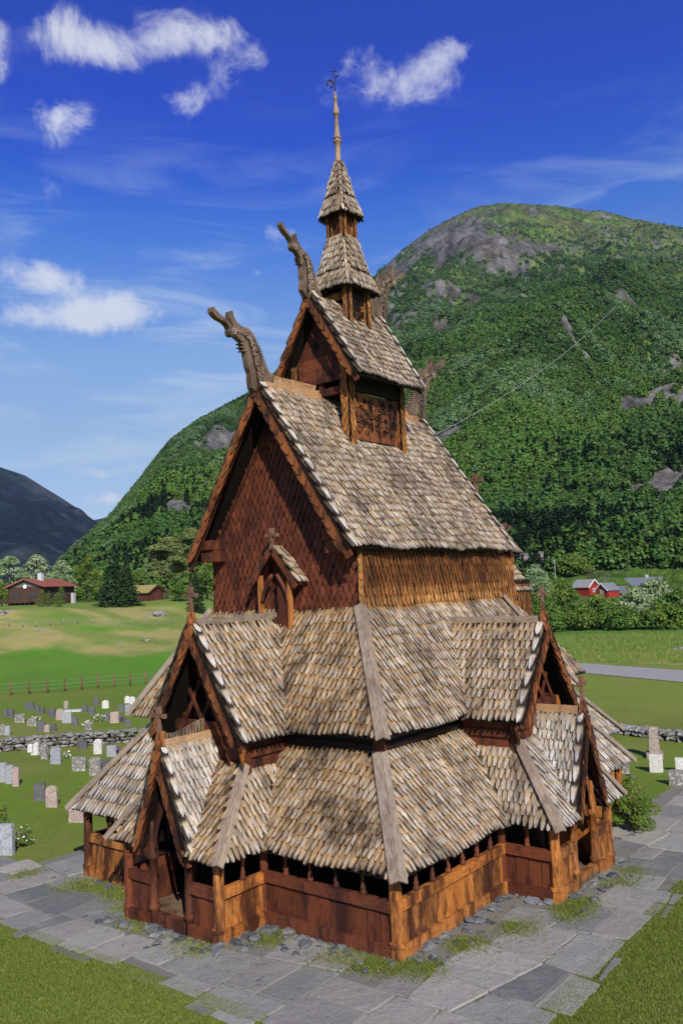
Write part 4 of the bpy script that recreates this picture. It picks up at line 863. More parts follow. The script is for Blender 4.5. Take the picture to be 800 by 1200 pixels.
def forest():
    n = 360000; rng = np.random.default_rng(5); A = np.radians(rng.uniform(12, 60.5, n)); D = 246*np.exp(rng.uniform(0, math.log(2380/246), n)); D = np.where(D > D1(A)*1.01, D*.6, D)
    x = CX+np.cos(A)*D; y = CY+np.sin(A)*D; z = hillz(x, y, A, D); m, u, v = rockmask(x, y, z)
    dens = fbm(x/38, y/38, 4, 121); thin = sstep(350, 240, v)*.75*(u > 420)
    keep = (rng.uniform(0, 1, n) > m*1.15-.05)&(dens > .13+thin*.35)&(rng.uniform(0, 1, n) > thin)&(u < 960)&(u > 40)

    keep &= ~((D < 266)&(((u > 672)&(u < 812))|(u < 215)&(u > 150)|(D < 262))); pal = fbm(x/90, y/90, 3, 131)
    hz = (3.6+8.0*rng.uniform(0, 1, n)**2.4+sstep(500, 300, D)*1.5)*(1-.55*sstep(330, 245, v)*(u > 420))*np.where(dens > .5, 1.05, .8)*(1+D/2600)*.68
    co = np.stack([x, y, z-.06*hz], 1)[keep]; hz = hz[keep]
    me = bpy.data.meshes.new('hillside_wood'); me.vertices.add(len(co)); me.vertices.foreach_set('co', co.astype(np.float32).ravel())
    pn = fbm(x/75, y/75, 4, 141)+rng.normal(0, .055, n); pn2 = fbm(x/55, y/110, 4, 151)+rng.normal(0, .05, n); r01 = rng.uniform(0, 1, n); lift_ = 0
    pk = np.where(pn > .60, 5+(r01 > .5), np.where(pn < .43, 2+(r01 > .5), (r01 > .5)*1)); pk = np.where(pn2 > .64, 4, pk); pk = np.where((pn2 < .30) | (r01 < .012), 7, pk)
    ap_ = me.attributes.new('pick', 'INT', 'POINT'); ap_.data.foreach_set('value', pk[keep].astype(np.int32))
    a = me.attributes.new('size', 'FLOAT', 'POINT'); a.data.foreach_set('value', hz.astype(np.float32))
    o = bpy.data.objects.new('hillside_wood', me); COL.objects.link(o); tag(o, 'dense green birch wood covering the mountain slope behind the church', 'wood', None, 'stuff')
    g = bpy.data.node_groups.new('wood', 'GeometryNodeTree'); g.interface.new_socket('Geometry', in_out='INPUT', socket_type='NodeSocketGeometry'); g.interface.new_socket('Geometry', in_out='OUTPUT', socket_type='NodeSocketGeometry')
    N = g.nodes.new; gi, go = N('NodeGroupInput'), N('NodeGroupOutput'); ci = N('GeometryNodeCollectionInfo'); ci.inputs[0].default_value = protoc; ci.inputs['Separate Children'].default_value = True; ci.inputs['Reset Children'].default_value = True
    iop = N('GeometryNodeInstanceOnPoints'); iop.inputs['Pick Instance'].default_value = True; at = N('GeometryNodeInputNamedAttribute'); at.data_type = 'FLOAT'; at.inputs[0].default_value = 'size'
    rv = N('FunctionNodeRandomValue'); rv.data_type = 'FLOAT_VECTOR'; rv.inputs[0].default_value = (-.08, -.08, 0); rv.inputs[1].default_value = (.08, .08, 6.28)
    ri = N('GeometryNodeInputNamedAttribute'); ri.data_type = 'INT'; ri.inputs[0].default_value = 'pick'
    L = g.links.new; L(gi.outputs[0], iop.inputs['Points']); L(ci.outputs[0], iop.inputs['Instance']); L(rv.outputs[0], iop.inputs['Rotation']); L(at.outputs[0], iop.inputs['Scale']); L(ri.outputs[0], iop.inputs['Instance Index']); L(iop.outputs[0], go.inputs[0])
    md = o.modifiers.new('wood', 'NODES'); md.node_group = g; print('forest', len(co))
forest()
# ------------------------------------------------------------------ sky and sun
SUNL = V((.92, 1.20, -1.02)).normalized(); SUN = -SUNL
sun = bpy.data.lights.new('sun', 'SUN'); sun.energy = 5.0; sun.angle = math.radians(.5); sun.color = (1., .93, .82); so = bpy.data.objects.new('sun', sun); COL.objects.link(so)
so.rotation_euler = SUNL.to_track_quat('-Z', 'Y').to_euler()
w = bpy.data.worlds.new('World'); SC.world = w; w.use_nodes = True; nt = w.node_tree; nt.nodes.clear()
class WT(NT):
    def __init__(s, tree): s.t = tree
t = WT(nt); out = t.n('ShaderNodeOutputWorld'); bg = t.n('ShaderNodeBackground'); t.l(bg.outputs[0], out.inputs[0])
sky = t.n('ShaderNodeTexSky', sky_type='NISHITA'); sky.sun_disc = False; sky.sun_elevation = math.asin(SUN.z); sky.sun_rotation = math.atan2(SUN.x, SUN.y); sky.altitude = 600; sky.air_density = 1.; sky.dust_density = .4; sky.ozone_density = 2.5
co = t.n('ShaderNodeTexCoord').outputs['Generated']
def dot(v, k): nd = t.n('ShaderNodeVectorMath', operation='DOT_PRODUCT'); t.l(v, nd.inputs[0]); nd.inputs[1].default_value = k; return nd.outputs['Value']
CL = [(75, 45, 34, 26, .75), (128, 64, 34, 20, .75), (195, 38, 42, 26, .8), (272, 48, 34, 18, .7), (300, 78, 22, 14, .6), (72, 143, 34, 24, .95), (203, 120, 28, 17, .8), (262, 100, 30, 20, .45), (430, 70, 40, 26, .6), (495, 98, 50, 26, .75), (520, 62, 34, 16, .75), (380, 105, 24, 16, .35), (47, 319, 50, 20, 1.15), (125, 364, 64, 24, 1.6), (25, 363, 40, 18, .95), (335, 280, 28, 12, .8), (110, 555, 42, 8, .7), (120, 584, 26, 10, .7), (2, 60, 14, 50, .5), (300, 322, 12, 8, .5), (60, 215, 80, 30, .25), (350, 215, 10, 6, .3)]
dist = t.noise(co, 5.5, 6, .62); dv = t.n('ShaderNodeVectorMath', operation='MULTIPLY_ADD'); t.l(dist.outputs['Color'], dv.inputs[0]); dv.inputs[1].default_value = (.055, .055, .055); t.l(co, dv.inputs[2])
m = None
for (a, b, rx, ry, k) in CL:
    c = ray(a, b); u = CF.cross(ZZ).normalized(); u = c.cross(ZZ).normalized(); v = u.cross(c).normalized(); off = V((.0275, .0275, .0275))
    dx = t.math('MULTIPLY', t.math('SUBTRACT', dot(dv.outputs[0], u), off.dot(u)), 1/(rx*.90/FPX)); dy = t.math('MULTIPLY', t.math('SUBTRACT', dot(dv.outputs[0], v), off.dot(v)), 1/(ry*.90/FPX))
    r2 = t.math('ADD', t.math('MULTIPLY', dx, dx), t.math('MULTIPLY', dy, dy)); q = t.math('MULTIPLY', t.math('POWER', 2.718, t.math('MULTIPLY', r2, -1.)), k*1.0)
    q = t.math('MULTIPLY', q, t.math('GREATER_THAN', dot(co, c), 0.)); m = q if m is None else t.math('ADD', m, q)
n1 = t.noise(co, 13., 10, .70); n1.inputs['Distortion'].default_value = .4
cm = t.math('ADD', m, t.math('MULTIPLY', t.math('SUBTRACT', n1.outputs[0], .5), 3.1)); cmask = t.math('MULTIPLY', t.ss(cm, .26, 1.25), t.ss(m, .05, .45))
st = t.n('ShaderNodeVectorMath', operation='MULTIPLY'); t.l(co, st.inputs[0]); st.inputs[1].default_value = (1.6, 1.6, 9.)
cz = t.n('ShaderNodeSeparateXYZ'); t.l(co, cz.inputs[0]); n2 = t.noise(st.outputs[0], 2.2, 7, .6, .8)
cir = t.math('MULTIPLY', t.ss(n2.outputs[0], .46, .75), t.math('MULTIPLY', t.ss(cz.outputs[2], .0, .15), t.ss(cz.outputs[2], .56, .28)))
# the deep blue of a dry mountain sky
rp = t.n('ShaderNodeValToRGB'); t.l(cz.outputs[2], rp.inputs[0]); e_ = rp.color_ramp.elements
for k_, (z_, c_) in enumerate(((0, (.72, .9, 1.4)), (.05, (.85, .85, 1.08)), (.12, (1.08, 1., 1.1)), (.19, (1.25, 1.18, 1.2)), (.27, (1.2, 1.28, 1.42)), (.34, (.75, 1.05, 1.6)), (.40, (.36, .80, 1.75)), (.46, (.09, .45, 1.75)), (.52, (.055, .31, 1.75)), (.60, (.05, .29, 1.6)), (1, (.2, .4, 1.2)))):
    el = e_[k_] if k_ < 2 else e_.new(z_); el.position = z_; el.color = (*[q/2 for q in c_], 1)
hs = t.n('ShaderNodeVectorMath', operation='MULTIPLY'); t.l(sky.outputs[0], hs.inputs[0]); t.l(rp.outputs[0], hs.inputs[1]); h2 = t.n('ShaderNodeVectorMath', operation='SCALE'); t.l(hs.outputs[0], h2.inputs[0]); h2.inputs['Scale'].default_value = 2.; hs = h2
cc = t.mix(t.math('MULTIPLY', cir, .55), hs.outputs[0], (7.0, 8.2, 9.4)); cc = t.mix(t.math('MULTIPLY', cmask, .76), cc, (9.0, 9.2, 9.6))
t.l(cc, bg.inputs[0]); bg.inputs[1].default_value = .088
SC.view_settings.view_transform = 'Standard'; SC.view_settings.look = 'None'; SC.view_settings.gamma = 1; SC.view_settings.exposure = .15
hz = NT('air'); hv = hz.n('ShaderNodeVolumePrincipled'); hv.inputs['Color'].default_value = (.50, .72, 1, 1); hv.inputs['Density'].default_value = 4.5e-5; hv.inputs['Anisotropy'].default_value = .2; hz.l(hv.outputs[0], hz.out.inputs['Volume'])
hb = MB(); hb.box(-600, 7000, -600, 7000, -1800, 1750); hb = tag(hb.build('haze', hz.m), None, None, None, 'stuff')
SC.cycles.volume_bounces = 0; SC.cycles.max_bounces = 6; SC.cycles.transparent_max_bounces = 6; SC.cycles.use_denoising = True
# ------------------------------------------------------------------ paving
import bmesh
def clip(poly, a, b, c):
    """keep the part of a 2D polygon where a*x+b*y <= c"""
    o = []; n = len(poly)
    for i in range(n):
        p, q = poly[i], poly[(i+1) % n]; dp, dq = a*p[0]+b*p[1]-c, a*q[0]+b*q[1]-c
        if dp <= 0: o.append(p)
        if dp*dq < 0: t = dp/(dp-dq); o.append((p[0]+(q[0]-p[0])*t, p[1]+(q[1]-p[1])*t))
    return o
def inpath(x, y):
    j = .35*math.sin(x*1.3)+.2*math.sin(y*2.1+1)
    if -12.35+j*.5 < x < -9.9 and -11.4 < y < 16: return True
    if -9.9 <= x < -8.0 and (-11.4 < y < -2.7 or 2.8 < y < 12): return (x < -8.6 or y > 7.5) or y < -7.6
    if -11.5+j*.6 < y < -8.9+j*.2 and -12.3 < x < 26: return True
    if -8.9 <= y < -7.6 and (-9 < x < -2.8 or 3.0 < x < 17): return True
    if 7.5 < y < 9.95+j*.4 and -9.9 < x < 10: return True
    if 3.4 < x < 14.5+j and -8 < y < -7.2: return True
    return False
SL = NT('slate_paving'); _t = SL.attr('tint').outputs[0]; _s = SL.n('ShaderNodeSeparateColor'); SL.l(_t, _s.inputs[0]); _p = SL.n('ShaderNodeNewGeometry').outputs['Position']
_n = SL.noise(_p, 1.1, 6, .65); _m = SL.noise(_p, 14, 5, .7); _k = SL.noise(_p, 3.2, 5, .6, 1.5)
_c = SL.mix(_s.outputs[0], (.15, .155, .145), (.335, .325, .28)); _c = SL.mix(SL.math('MULTIPLY', _s.outputs[1], 1.), _c, (.40, .36, .30)); _c = SL.mix(SL.math('MULTIPLY', SL.ss(_n.outputs[0], .48, .72), .55), _c, (.33, .32, .28))
_c = SL.mix(SL.math('MULTIPLY', SL.ss(_k.outputs[0], .58, .70), .6), _c, (.075, .078, .07)); _c = SL.mix(SL.math('MULTIPLY', SL.ss(_m.outputs[0], .56, .68), .35), _c, (.34, .33, .30)); _c = SL.mix(SL.math('MULTIPLY', SL.ss(_m.outputs[0], .46, .32), .4), _c, (.06, .065, .06))
SL.bsdf(_c, .75, SL.math('ADD', _m.outputs[0], SL.math('MULTIPLY', _n.outputs[0], 3.)), .03, 1., spec=.35); SL = SL.m
JT = NT('path_joints'); _p = JT.n('ShaderNodeNewGeometry').outputs['Position']; _n = JT.noise(_p, 1.3, 5, .6); _m = JT.noise(_p, 22, 4, .7)
JT.bsdf(JT.mix(JT.ss(_n.outputs[0], .57, .68), JT.mix(_m.outputs[0], (.13, .125, .11), (.30, .28, .23)), JT.mix(_m.outputs[0], (.05, .08, .012), (.13, .15, .03))), .95, _m.outputs[0], .05, 1.); JT = JT.m
rg = random.Random(3)
m = MB(); jm = MB(); cells = []
def split(P, dep, ang):
    x0, x1 = min(p[0] for p in P), max(p[0] for p in P); y0, y1 = min(p[1] for p in P), max(p[1] for p in P); w_, h_ = x1-x0, y1-y0
    if max(w_, h_) < rg.uniform(2.0, 3.7) and w_*h_ < rg.uniform(2.2, 6.5): cells.append(P); return
    a = (0 if w_ > h_*rg.uniform(.8, 1.2) else math.pi/2)+rg.gauss(0, .11); n_ = (math.cos(a), math.sin(a)); f_ = rg.uniform(.36, .64); c_ = n_[0]*(x0+w_*f_)+n_[1]*(y0+h_*f_)
    for Q in (clip(P, n_[0], n_[1], c_), clip(P, -n_[0], -n_[1], -c_)):
        if len(Q) > 2: split(Q, dep+1, a)
split([(-14, -13.5), (27, -13.5), (27, 18), (-14, 18)], 0, 0)
for (x0, x1, y0, y1) in ((-12.2, -7.6, -11.3, 9.9), (-12.2, -9.4, 9.9, 16), (-7.6, 26, -11.3, -6.7), (-7.6, 9, 6.7, 9.9)):     # bedding under the slabs
    n1, n2 = int((x1-x0)/1.3)+1, int((y1-y0)/1.3)+1
    for a in range(n1):
        for b in range(n2):
            A_ = [(x0+(x1-x0)*(a+u_)/n1, y0+(y1-y0)*(b+v_)/n2) for u_, v_ in ((0, 0), (1, 0), (1, 1), (0, 1))]
            k = jm.add([(q[0], q[1], float(groundz(*q))+.006) for q in A_]); jm.face([k, k+1, k+2, k+3], [(0, 0)]*4)
for P in cells:
    x, y = sum(p[0] for p in P)/len(P), sum(p[1] for p in P)/len(P)
    if not (inpath(x, y) or inpath(x+.9, y) or inpath(x, y+.9)): continue
    if x < -11 or y < -10: P = clip(clip(P, -1, .012, 12.28+rg.uniform(-.28, .22)), .01, -1, 11.36+rg.uniform(-.28, .22))
    if len(P) < 3 or abs(sum(P[i][0]*P[(i+1) % len(P)][1]-P[(i+1) % len(P)][0]*P[i][1] for i in range(len(P)))) < .25: continue
    x, y = sum(p[0] for p in P)/len(P), sum(p[1] for p in P)/len(P)
    g_ = rg.uniform(.012, .04); parts = [[(a+(x-a)*g_/max(.3, math.hypot(a-x, b-y))*1.2, b+(y-b)*g_/max(.3, math.hypot(a-x, b-y))*1.2) for a, b in P]]
    for Q in parts:
        if len(Q) < 3 or rg.random() < .04: continue
        # roughen the outline
        W = []
        for i in range(len(Q)):
            p, r_ = Q[i], Q[(i+1) % len(Q)]; L = math.hypot(p[0]-r_[0], p[1]-r_[1]); ns = max(1, int(L/.35))
            for s in range(ns):
                t_ = s/ns; o_ = .045 if s else .0; ex, ey = p[0]+(r_[0]-p[0])*t_, p[1]+(r_[1]-p[1])*t_; cx_, cy_ = x-ex, y-ey; l_ = math.hypot(cx_, cy_)+1e-6; f_ = rg.uniform(0, o_)+(.05 if s == 0 else 0)
                W.append((ex+cx_/l_*f_, ey+cy_/l_*f_))
        h = rg.uniform(.025, .06); ta, tb_ = rg.uniform(-.008, .008), rg.uniform(-.008, .008)
        top = [(a, b, float(groundz(a, b))+h+ta*(a-x)+tb_*(b-y)) for a, b in W]; bt = [(a+(a-x)*.03, b+(b-y)*.03, float(groundz(a, b))-.05) for a, b in W]
        k = m.add(top); j = m.add(bt); n_ = len(W); tt = (rg.random(), max(0, rg.gauss(-.02, .33)), 0)
        area = sum(W[i][0]*W[(i+1) % n_][1]-W[(i+1) % n_][0]*W[i][1] for i in range(n_))
        f = [k+i for i in range(n_)]; m.face(f if area > 0 else f[::-1], [(0, 0)]*n_, tt)
        for i in range(n_): m.face([k+i, j+i, j+(i+1) % n_, k+(i+1) % n_], [(0, 0)]*4, tt)
jo = tag(jm.build('path', JT), None, None, None, 'structure'); tag(m.build('paving', SL), None, None, None, 'structure')
# ------------------------------------------------------------------ stones
def rock(mb, p, r, tint, flat=.6, rz=None):
    bm = bmesh.new(); rz = U(0, 6.28) if rz is None else rz
    for i in range(13):
        v = V((random.gauss(0, 1), random.gauss(0, 1), random.gauss(0, 1))).normalized(); bm.verts.new((v.x*r[0], v.y*r[1], v.z*r[2]))
    h = bmesh.ops.convex_hull(bm, input=bm.verts[:]); bmesh.ops.delete(bm, geom=[g for g in h['geom_interior'] if isinstance(g, bmesh.types.BMVert)], context='VERTS')
    cz, sz = math.cos(rz), math.sin(rz); bm.verts.index_update(); k = mb.add([(p[0]+v.co.x*cz-v.co.y*sz, p[1]+v.co.x*sz+v.co.y*cz, p[2]+v.co.z) for v in bm.verts])
    for f in bm.faces: mb.face([k+v.index for v in f.verts], [(0, 0)]*len(f.verts), tint)
    bm.free()
def stone_mat(name, c1, c2, lich, lk=.5, sc=9.):
    t = NT(name); tn = t.attr('tint').outputs[0]; s = t.n('ShaderNodeSeparateColor'); t.l(tn, s.inputs[0]); p = t.n('ShaderNodeTexCoord').outputs['Object']
    n = t.noise(p, sc, 5, .7); l = t.noise(p, sc*.55, 5, .7, .6); c = t.mix(s.outputs[0], c1, c2); c = t.mix(t.math('MULTIPLY', t.ss(l.outputs[0], .50, .60), lk), c, lich)
    k = t.n('ShaderNodeVectorMath', operation='SCALE'); t.l(c, k.inputs[0]); t.l(t.ss(n.outputs[0], .3, .7, .7, 1.25), k.inputs['Scale']); t.bsdf(k.outputs[0], .85, n.outputs[0], .02, 1., spec=.2); return t.m
WALLST = stone_mat('wall_stone', (.12, .11, .10), (.26, .25, .23), (.32, .32, .28), .6, 4.); RUB = stone_mat('slate_rubble', (.05, .06, .07), (.17, .175, .18), (.26, .24, .20), .35, 5.)
def hull_dist(x, y):
    """distance outside the church wall line (gallery and porches)"""
    d = []
    for (a, b, c, e) in ((-7.85, 7.9, -6.88, 6.88), (-9.65, -7, -2.15, 2.15), (-2.1, 2.3, -8.62, -6), (7, 14.4, -3.95, 3.95)):
        d.append(math.hypot(max(a-x, 0, x-b), max(c-y, 0, y-e)))
    return min(d)
rb = MB()
for i in range(9000):
    x, y = U(-11, 16), U(-10.5, 9.5); d = hull_dist(x, y)
    if d < .02 or d > 1.35 or R() < (d/1.35)**.55: continue
    if y > 2.2 and x > -8: continue
    s = U(.05, .19)*(1.25 if d < .5 else .8); rock(rb, (x, y, float(groundz(x, y))+s*.22), (s*U(.9, 1.7), s, s*U(.35, .65)), (R()**1.3, 0, 0))
tag(rb.build('rubble', RUB), 'loose slate rubble along the foot of the church walls', 'rubble', None, 'stuff')
f = MB()                                                   # low stone footing under the sills
for (p, q) in (((-7.78, -6.8), (-7.78, -2.1)), ((-7.7, -6.80), (-2.05, -6.80)), ((-9.55, -2.05), (-9.55, 2.05)), ((-9.5, -2.06), (-7.8, -2.06)), ((-1.99, -8.5), (2.19, -8.5)), ((-2.0, -8.4), (-2.0, -6.8)), ((2.2, -8.4), (2.2, -6.8)), ((-7.78, 2.1), (-7.78, 6.8)), ((2.2, -6.8), (7.8, -6.8))):
    L = math.hypot(q[0]-p[0], q[1]-p[1]); k = int(L/.22)
    for i in range(k):
        t_ = (i+.5)/k; x, y = p[0]+(q[0]-p[0])*t_, p[1]+(q[1]-p[1])*t_; rock(f, (x, y, float(groundz(x, y))-.02), (.20, .16, .11), (R()*.8, 0, 0), rz=0)
f.build('footing', RUB, church)
def stone_wall(name, pts, h, wd, label, step=.34):
    m = MB(); loc = V((*pts[0], 0))
    for (a, b) in zip(pts, pts[1:]):
        a, b = V((*a, 0)), V((*b, 0)); d = (b-a); L = d.length; d.normalize(); s = V((-d.y, d.x, 0)); ang = math.atan2(d.y, d.x); n = int(L/step)
        for i in range(n):
            lay = max(2, int(h/.2))
            for k in range(lay):
                for e in (-1, 1):
                    c = a+d*((i+U(0, .9))*step)+s*e*wd*.28*(1-.25*k/lay); z = float(groundz(c.x, c.y))+(k+.35)*h/lay+U(-.05, .05)
                    rock(m, (c.x-loc.x, c.y-loc.y, z), (U(.16, .36), wd*.30, h/lay*U(.5, .72)), (R(), 0, 0), rz=ang+U(-.15, .15))
    o = m.build(name, WALLST, None, (0, 0, 0)); o.location = loc; return tag(o, label, 'wall')
stone_wall('stone_wall', [(-9, 45.0), (3.83, 33.6), (10.7, 27.6), (20, 20)], .85, 1.1, 'grey dry stone wall crossing the graveyard left of the church')
stone_wall('stone_wall', [(27.5, 8), (26.5, .7), (25.3, -3.75), (23, -14)], .6, 1.2, 'low tumbled stone wall on the grass right of the church')
# ------------------------------------------------------------------ gravestones
GM = {'grey': stone_mat('grey_granite', (.26, .28, .30), (.32, .34, .36), (.36, .37, .36), .4), 'dark': stone_mat('dark_slate', (.085, .085, .09), (.12, .12, .125), (.2, .2, .18), .35), 'pink': stone_mat('pinkish_stone', (.33, .25, .22), (.38, .30, .26), (.45, .42, .38), .5), 'white': stone_mat('white_marble', (.52, .51, .48), (.58, .57, .54), (.40, .39, .37), .3), 'mott': stone_mat('mottled_stone', (.16, .15, .14), (.2, .19, .17), (.46, .45, .42), .9, 12), 'brown': stone_mat('lichened_monument', (.30, .24, .20), (.34, .28, .24), (.33, .33, .31), .5, 6)}
def outline(shape, w, h):
    if shape == 'round': return [(-w/2, 0), (w/2, 0), (w/2, h-w*.45)]+[(w/2*math.cos(a), h-w*.45+w*.45*math.sin(a)) for a in [math.pi*i/9 for i in range(1, 9)]]+[(-w/2, h-w*.45)]
    if shape == 'rough': return [(-w*.5, 0), (w*.5, 0), (w*.47, h*.35), (w*.5, h*.7), (w*.3, h*.93), (w*.02, h*.98), (-w*.33, h*.9), (-w*.48, h*.6)]
    if shape == 'arch': return [(-w/2, 0), (w/2, 0), (w/2, h*.88), (w*.25, h*.97), (0, h), (-w*.25, h*.97), (-w/2, h*.88)]
    if shape == 'slant': return [(-w/2, 0), (w/2, 0), (w/2, h*.92), (-w/2, h)]
    return [(-w/2, 0), (w/2, 0), (w/2, h*.96), (w*.46, h), (-w*.46, h), (-w/2, h*.96)]
def grave(px, py, hp, wp, mat, shape, label, rz=None, thick=None, plinth=False, tilt=0., name='gravestone', cat='gravestone'):
    p = on_ground(px, py); D = math.hypot(p.x-CX, p.y-CY); sc_ = D/FPX*1.03; h, w = hp*sc_, wp*sc_*1.12; th = thick or U(.14, .22)
    rz = math.radians(127+U(-12, 12)) if rz is None else rz
    t = thing(name, label, cat, p, rz, 'gravestones on the churchyard lawn'); m = MB(); O = outline(shape, w, h); a = tilt; n = V((0, 1, 0)); F_ = lambda x, z, y: V((x, y+z*math.sin(a), z*math.cos(a)-.03))
    A = [F_(x, z, -th/2) for x, z in O]; B = [F_(x, z, th/2) for x, z in O]; be = .02
    A1 = [F_(x*(1-be/w*2), z*(1-be/h), -th/2-be*.8) for x, z in O]; B1 = [F_(x*(1-be/w*2), z*(1-be/h), th/2+be*.8) for x, z in O]
    k = m.add(A1+A+B+B1); c = len(O); tt = (R(), 0, 0); z4 = [(0, 0)]*4
    m.face([k+i for i in range(c)], [(0, 0)]*c, tt)
    for r_ in range(3):
        for i in range(c): j = (i+1) % c; m.face([k+r_*c+j, k+r_*c+i, k+(r_+1)*c+i, k+(r_+1)*c+j], z4, tt)
    m.face([k+3*c+i for i in range(c)][::-1], [(0, 0)]*c, tt); m.build('slab', GM[mat], t)
    if plinth: q = MB(); q.box(-w*.68, w*.68, -th*1.2, th*1.2, -.05, .13); q.build('plinth', GM[mat], t)
    return t
G = [
 (9, 1002, 32, 13, 'grey', 'flat', 'tall pale grey slab headstone nearest the camera beside white flowers'),
 (4, 917, 20, 7, 'grey', 'flat', 'light grey upright slab at the left edge, left one of a close pair'), (12, 918, 19, 7, 'grey', 'flat', 'light grey upright slab standing right against its twin at the left edge'),
 (19, 922, 20, 6, 'pink', 'round', 'narrow round-topped stone just right of the twin grey slabs'), (47, 938, 19, 10, 'dark', 'slant', 'dark grey slanting headstone with a red flower at its right foot'),
 (61.5, 946, 23, 11, 'pink', 'round', 'pinkish round-topped headstone alone on the lawn, right of the dark slanting one'), (92, 964, 27, 18, 'pink', 'rough', 'broad rough pinkish headstone half behind the gallery roof corner'),
 (36, 882, 9, 4.5, 'white', 'round', 'small white round-topped stone just below the dry stone wall'), (42.5, 885, 13, 5, 'white', 'round', 'white round-topped headstone on a small white plinth below the wall', None, None, True),
 (52.5, 889.5, 18, 7, 'mott', 'arch', 'tall dark mottled headstone below the dry stone wall'), (66, 895.5, 18, 10, 'grey', 'arch', 'smooth blue-grey headstone below the wall with white flowers at its right'),
 (97, 878, 11, 9, 'dark', 'rough', 'dark rough stone against the foot of the dry stone wall'), (115, 884, 16, 8, 'white', 'round', 'pale pinkish-white arched headstone just below the wall near the church'),
 (131, 887, 12, 9, 'grey', 'flat', 'low blue-grey headstone with purple flowers, next to the gallery roof'), (93, 903.5, 15, 13, 'mott', 'flat', 'wide mottled grey block headstone in the second row below the wall'),
 (112, 909, 20, 11, 'mott', 'arch', 'big lichen-spotted grey headstone, largest of the second row below the wall'), (124, 905, 14, 8, 'dark', 'round', 'dark headstone touching the gallery roof edge in the second row'),
 (7, 840, 8, 4, 'dark', 'flat', 'small dark stone behind the wall, nearest the left edge'), (13.5, 841.5, 9, 5, 'dark', 'flat', 'small dark stone behind the wall, second from the left edge'),
 (23.5, 847, 9, 9, 'mott', 'flat', 'low wide pale mottled stone behind the wall at left'), (32, 831.5, 7, 4.5, 'dark', 'flat', 'dark stone at the left end of the far dark row'),
 (37, 832, 8, 5, 'dark', 'flat', 'second dark stone in the far dark row'), (44, 835, 8, 4.5, 'dark', 'arch', 'third dark stone in the far dark row'), (50, 837, 7, 4.5, 'dark', 'arch', 'fourth dark stone in the far dark row'),
 (61, 841, 9, 7, 'dark', 'flat', 'squat dark stone left of the pink and blue-grey pair'), (78, 830, 8, 4, 'brown', 'round', 'small brown round-topped stone beside the flat white grave slab'),
 (71, 844, 12, 8, 'pink', 'round', 'pink headstone leaning beside the blue-grey one behind the wall'), (79, 847, 12, 9, 'grey', 'slant', 'blue-grey slanting headstone right of the pink one behind the wall'),
 (88, 850, 9, 6, 'dark', 'arch', 'dark stone right of the blue-grey slanting headstone'), (38, 851, 9, 9, 'mott', 'rough', 'rough mottled boulder-like stone with white flowers behind the wall'),
 (48.5, 857.5, 11, 7, 'dark', 'arch', 'upright dark headstone close behind the wall at left'), (55.5, 858, 8, 5, 'pink', 'round', 'small pinkish stone between two dark ones close behind the wall'), (63.5, 857.5, 8, 5, 'dark', 'flat', 'small dark stone right of the small pinkish one behind the wall'),
 (99.5, 835.5, 8, 5, 'dark', 'flat', 'small dark stone right of the flat white grave slab'), (108, 838, 9, 6, 'dark', 'arch', 'dark stone with a flower pot at its right in the far part'), (113, 826.5, 8, 5, 'dark', 'flat', 'farthest dark stone, just left of the white round-topped one'),
 (124, 830, 9, 6.5, 'white', 'round', 'single white round-topped headstone in the far part of the churchyard'), (142, 834, 8, 5, 'dark', 'flat', 'dark stone below the pair of white headstones'),
 (149.5, 824, 8, 5, 'white', 'round', 'left one of two white headstones in the farthest row'), (155.5, 825, 8.5, 5.5, 'white', 'round', 'right one of two white headstones in the farthest row'),
 (152.5, 838, 12, 9, 'grey', 'slant', 'pale grey headstone touching the upper roof corner'), (125, 844.5, 9, 6, 'dark', 'arch', 'dark stone between white flowers and the pink-brown headstone'), (134.5, 847.5, 12, 8, 'pink', 'flat', 'square pink-brown headstone with purple flowers behind the wall'),
 (150, 851, 7, 6, 'dark', 'flat', 'low dark stone by the wall, partly behind the roof'), (104, 855.5, 9, 7, 'mott', 'round', 'mottled stone with white flowers against the back of the wall'),
 (2.5, 861, 11, 6, 'mott', 'arch', 'mottled grey headstone behind the wall at the very left edge'), (9, 861.5, 10, 5, 'grey', 'arch', 'grey headstone close to the mottled one at the very left edge'),
 (768.6, 905, 19, 12, 'white', 'flat', 'white square-cornered headstone in front of the tall brown monument'), (797, 905, 15, 9, 'white', 'flat', 'white headstone cut by the right edge behind a grey block'),
 (797, 921, 16, 20, 'mott', 'flat', 'wide low grey block headstone at the right edge'), (729, 907, 19, 12, 'mott', 'flat', 'pale mottled stone standing behind the green bush by the church')]
for i, g in enumerate(G): 
    kw = dict(rz=g[7] if len(g) > 7 else None, plinth=len(g) > 9, tilt=random.uniform(-.06, .06)); 
    if i > 46: kw['rz'] = math.radians(110)
    grave(*g[:7], **kw)
p = on_ground(767, 888); mo = thing('monument', 'tall brown tapered monument with orange lichen standing right of the church', 'monument', p, math.radians(110)); m = MB(); hh = 1.45
for k, (r0, z0, z1) in enumerate(((.30, .30, 1.55),)):
    k = m.add([(sx*r*.9, sy*r*.7, z) for (r, z) in ((.31, .28), (.25, 1.5), (.18, 1.62)) for sx, sy in ((-1, -1), (1, -1), (1, 1), (-1, 1))])
    for a in (0, 4): 
        for i in range(4): j = (i+1) % 4; m.face([k+a+i, k+a+j, k+a+4+j, k+a+4+i], [(0, 0)]*4, (.5, 0, 0))
    m.face([k+8, k+9, k+10, k+11], [(0, 0)]*4, (.5, 0, 0))
m.build('shaft', GM['brown'], mo); m = MB(); m.box(-.42, .42, -.36, .36, -.1, .28, tint=(.5, 0, 0)); m.build('plinth', GM['brown'], mo)
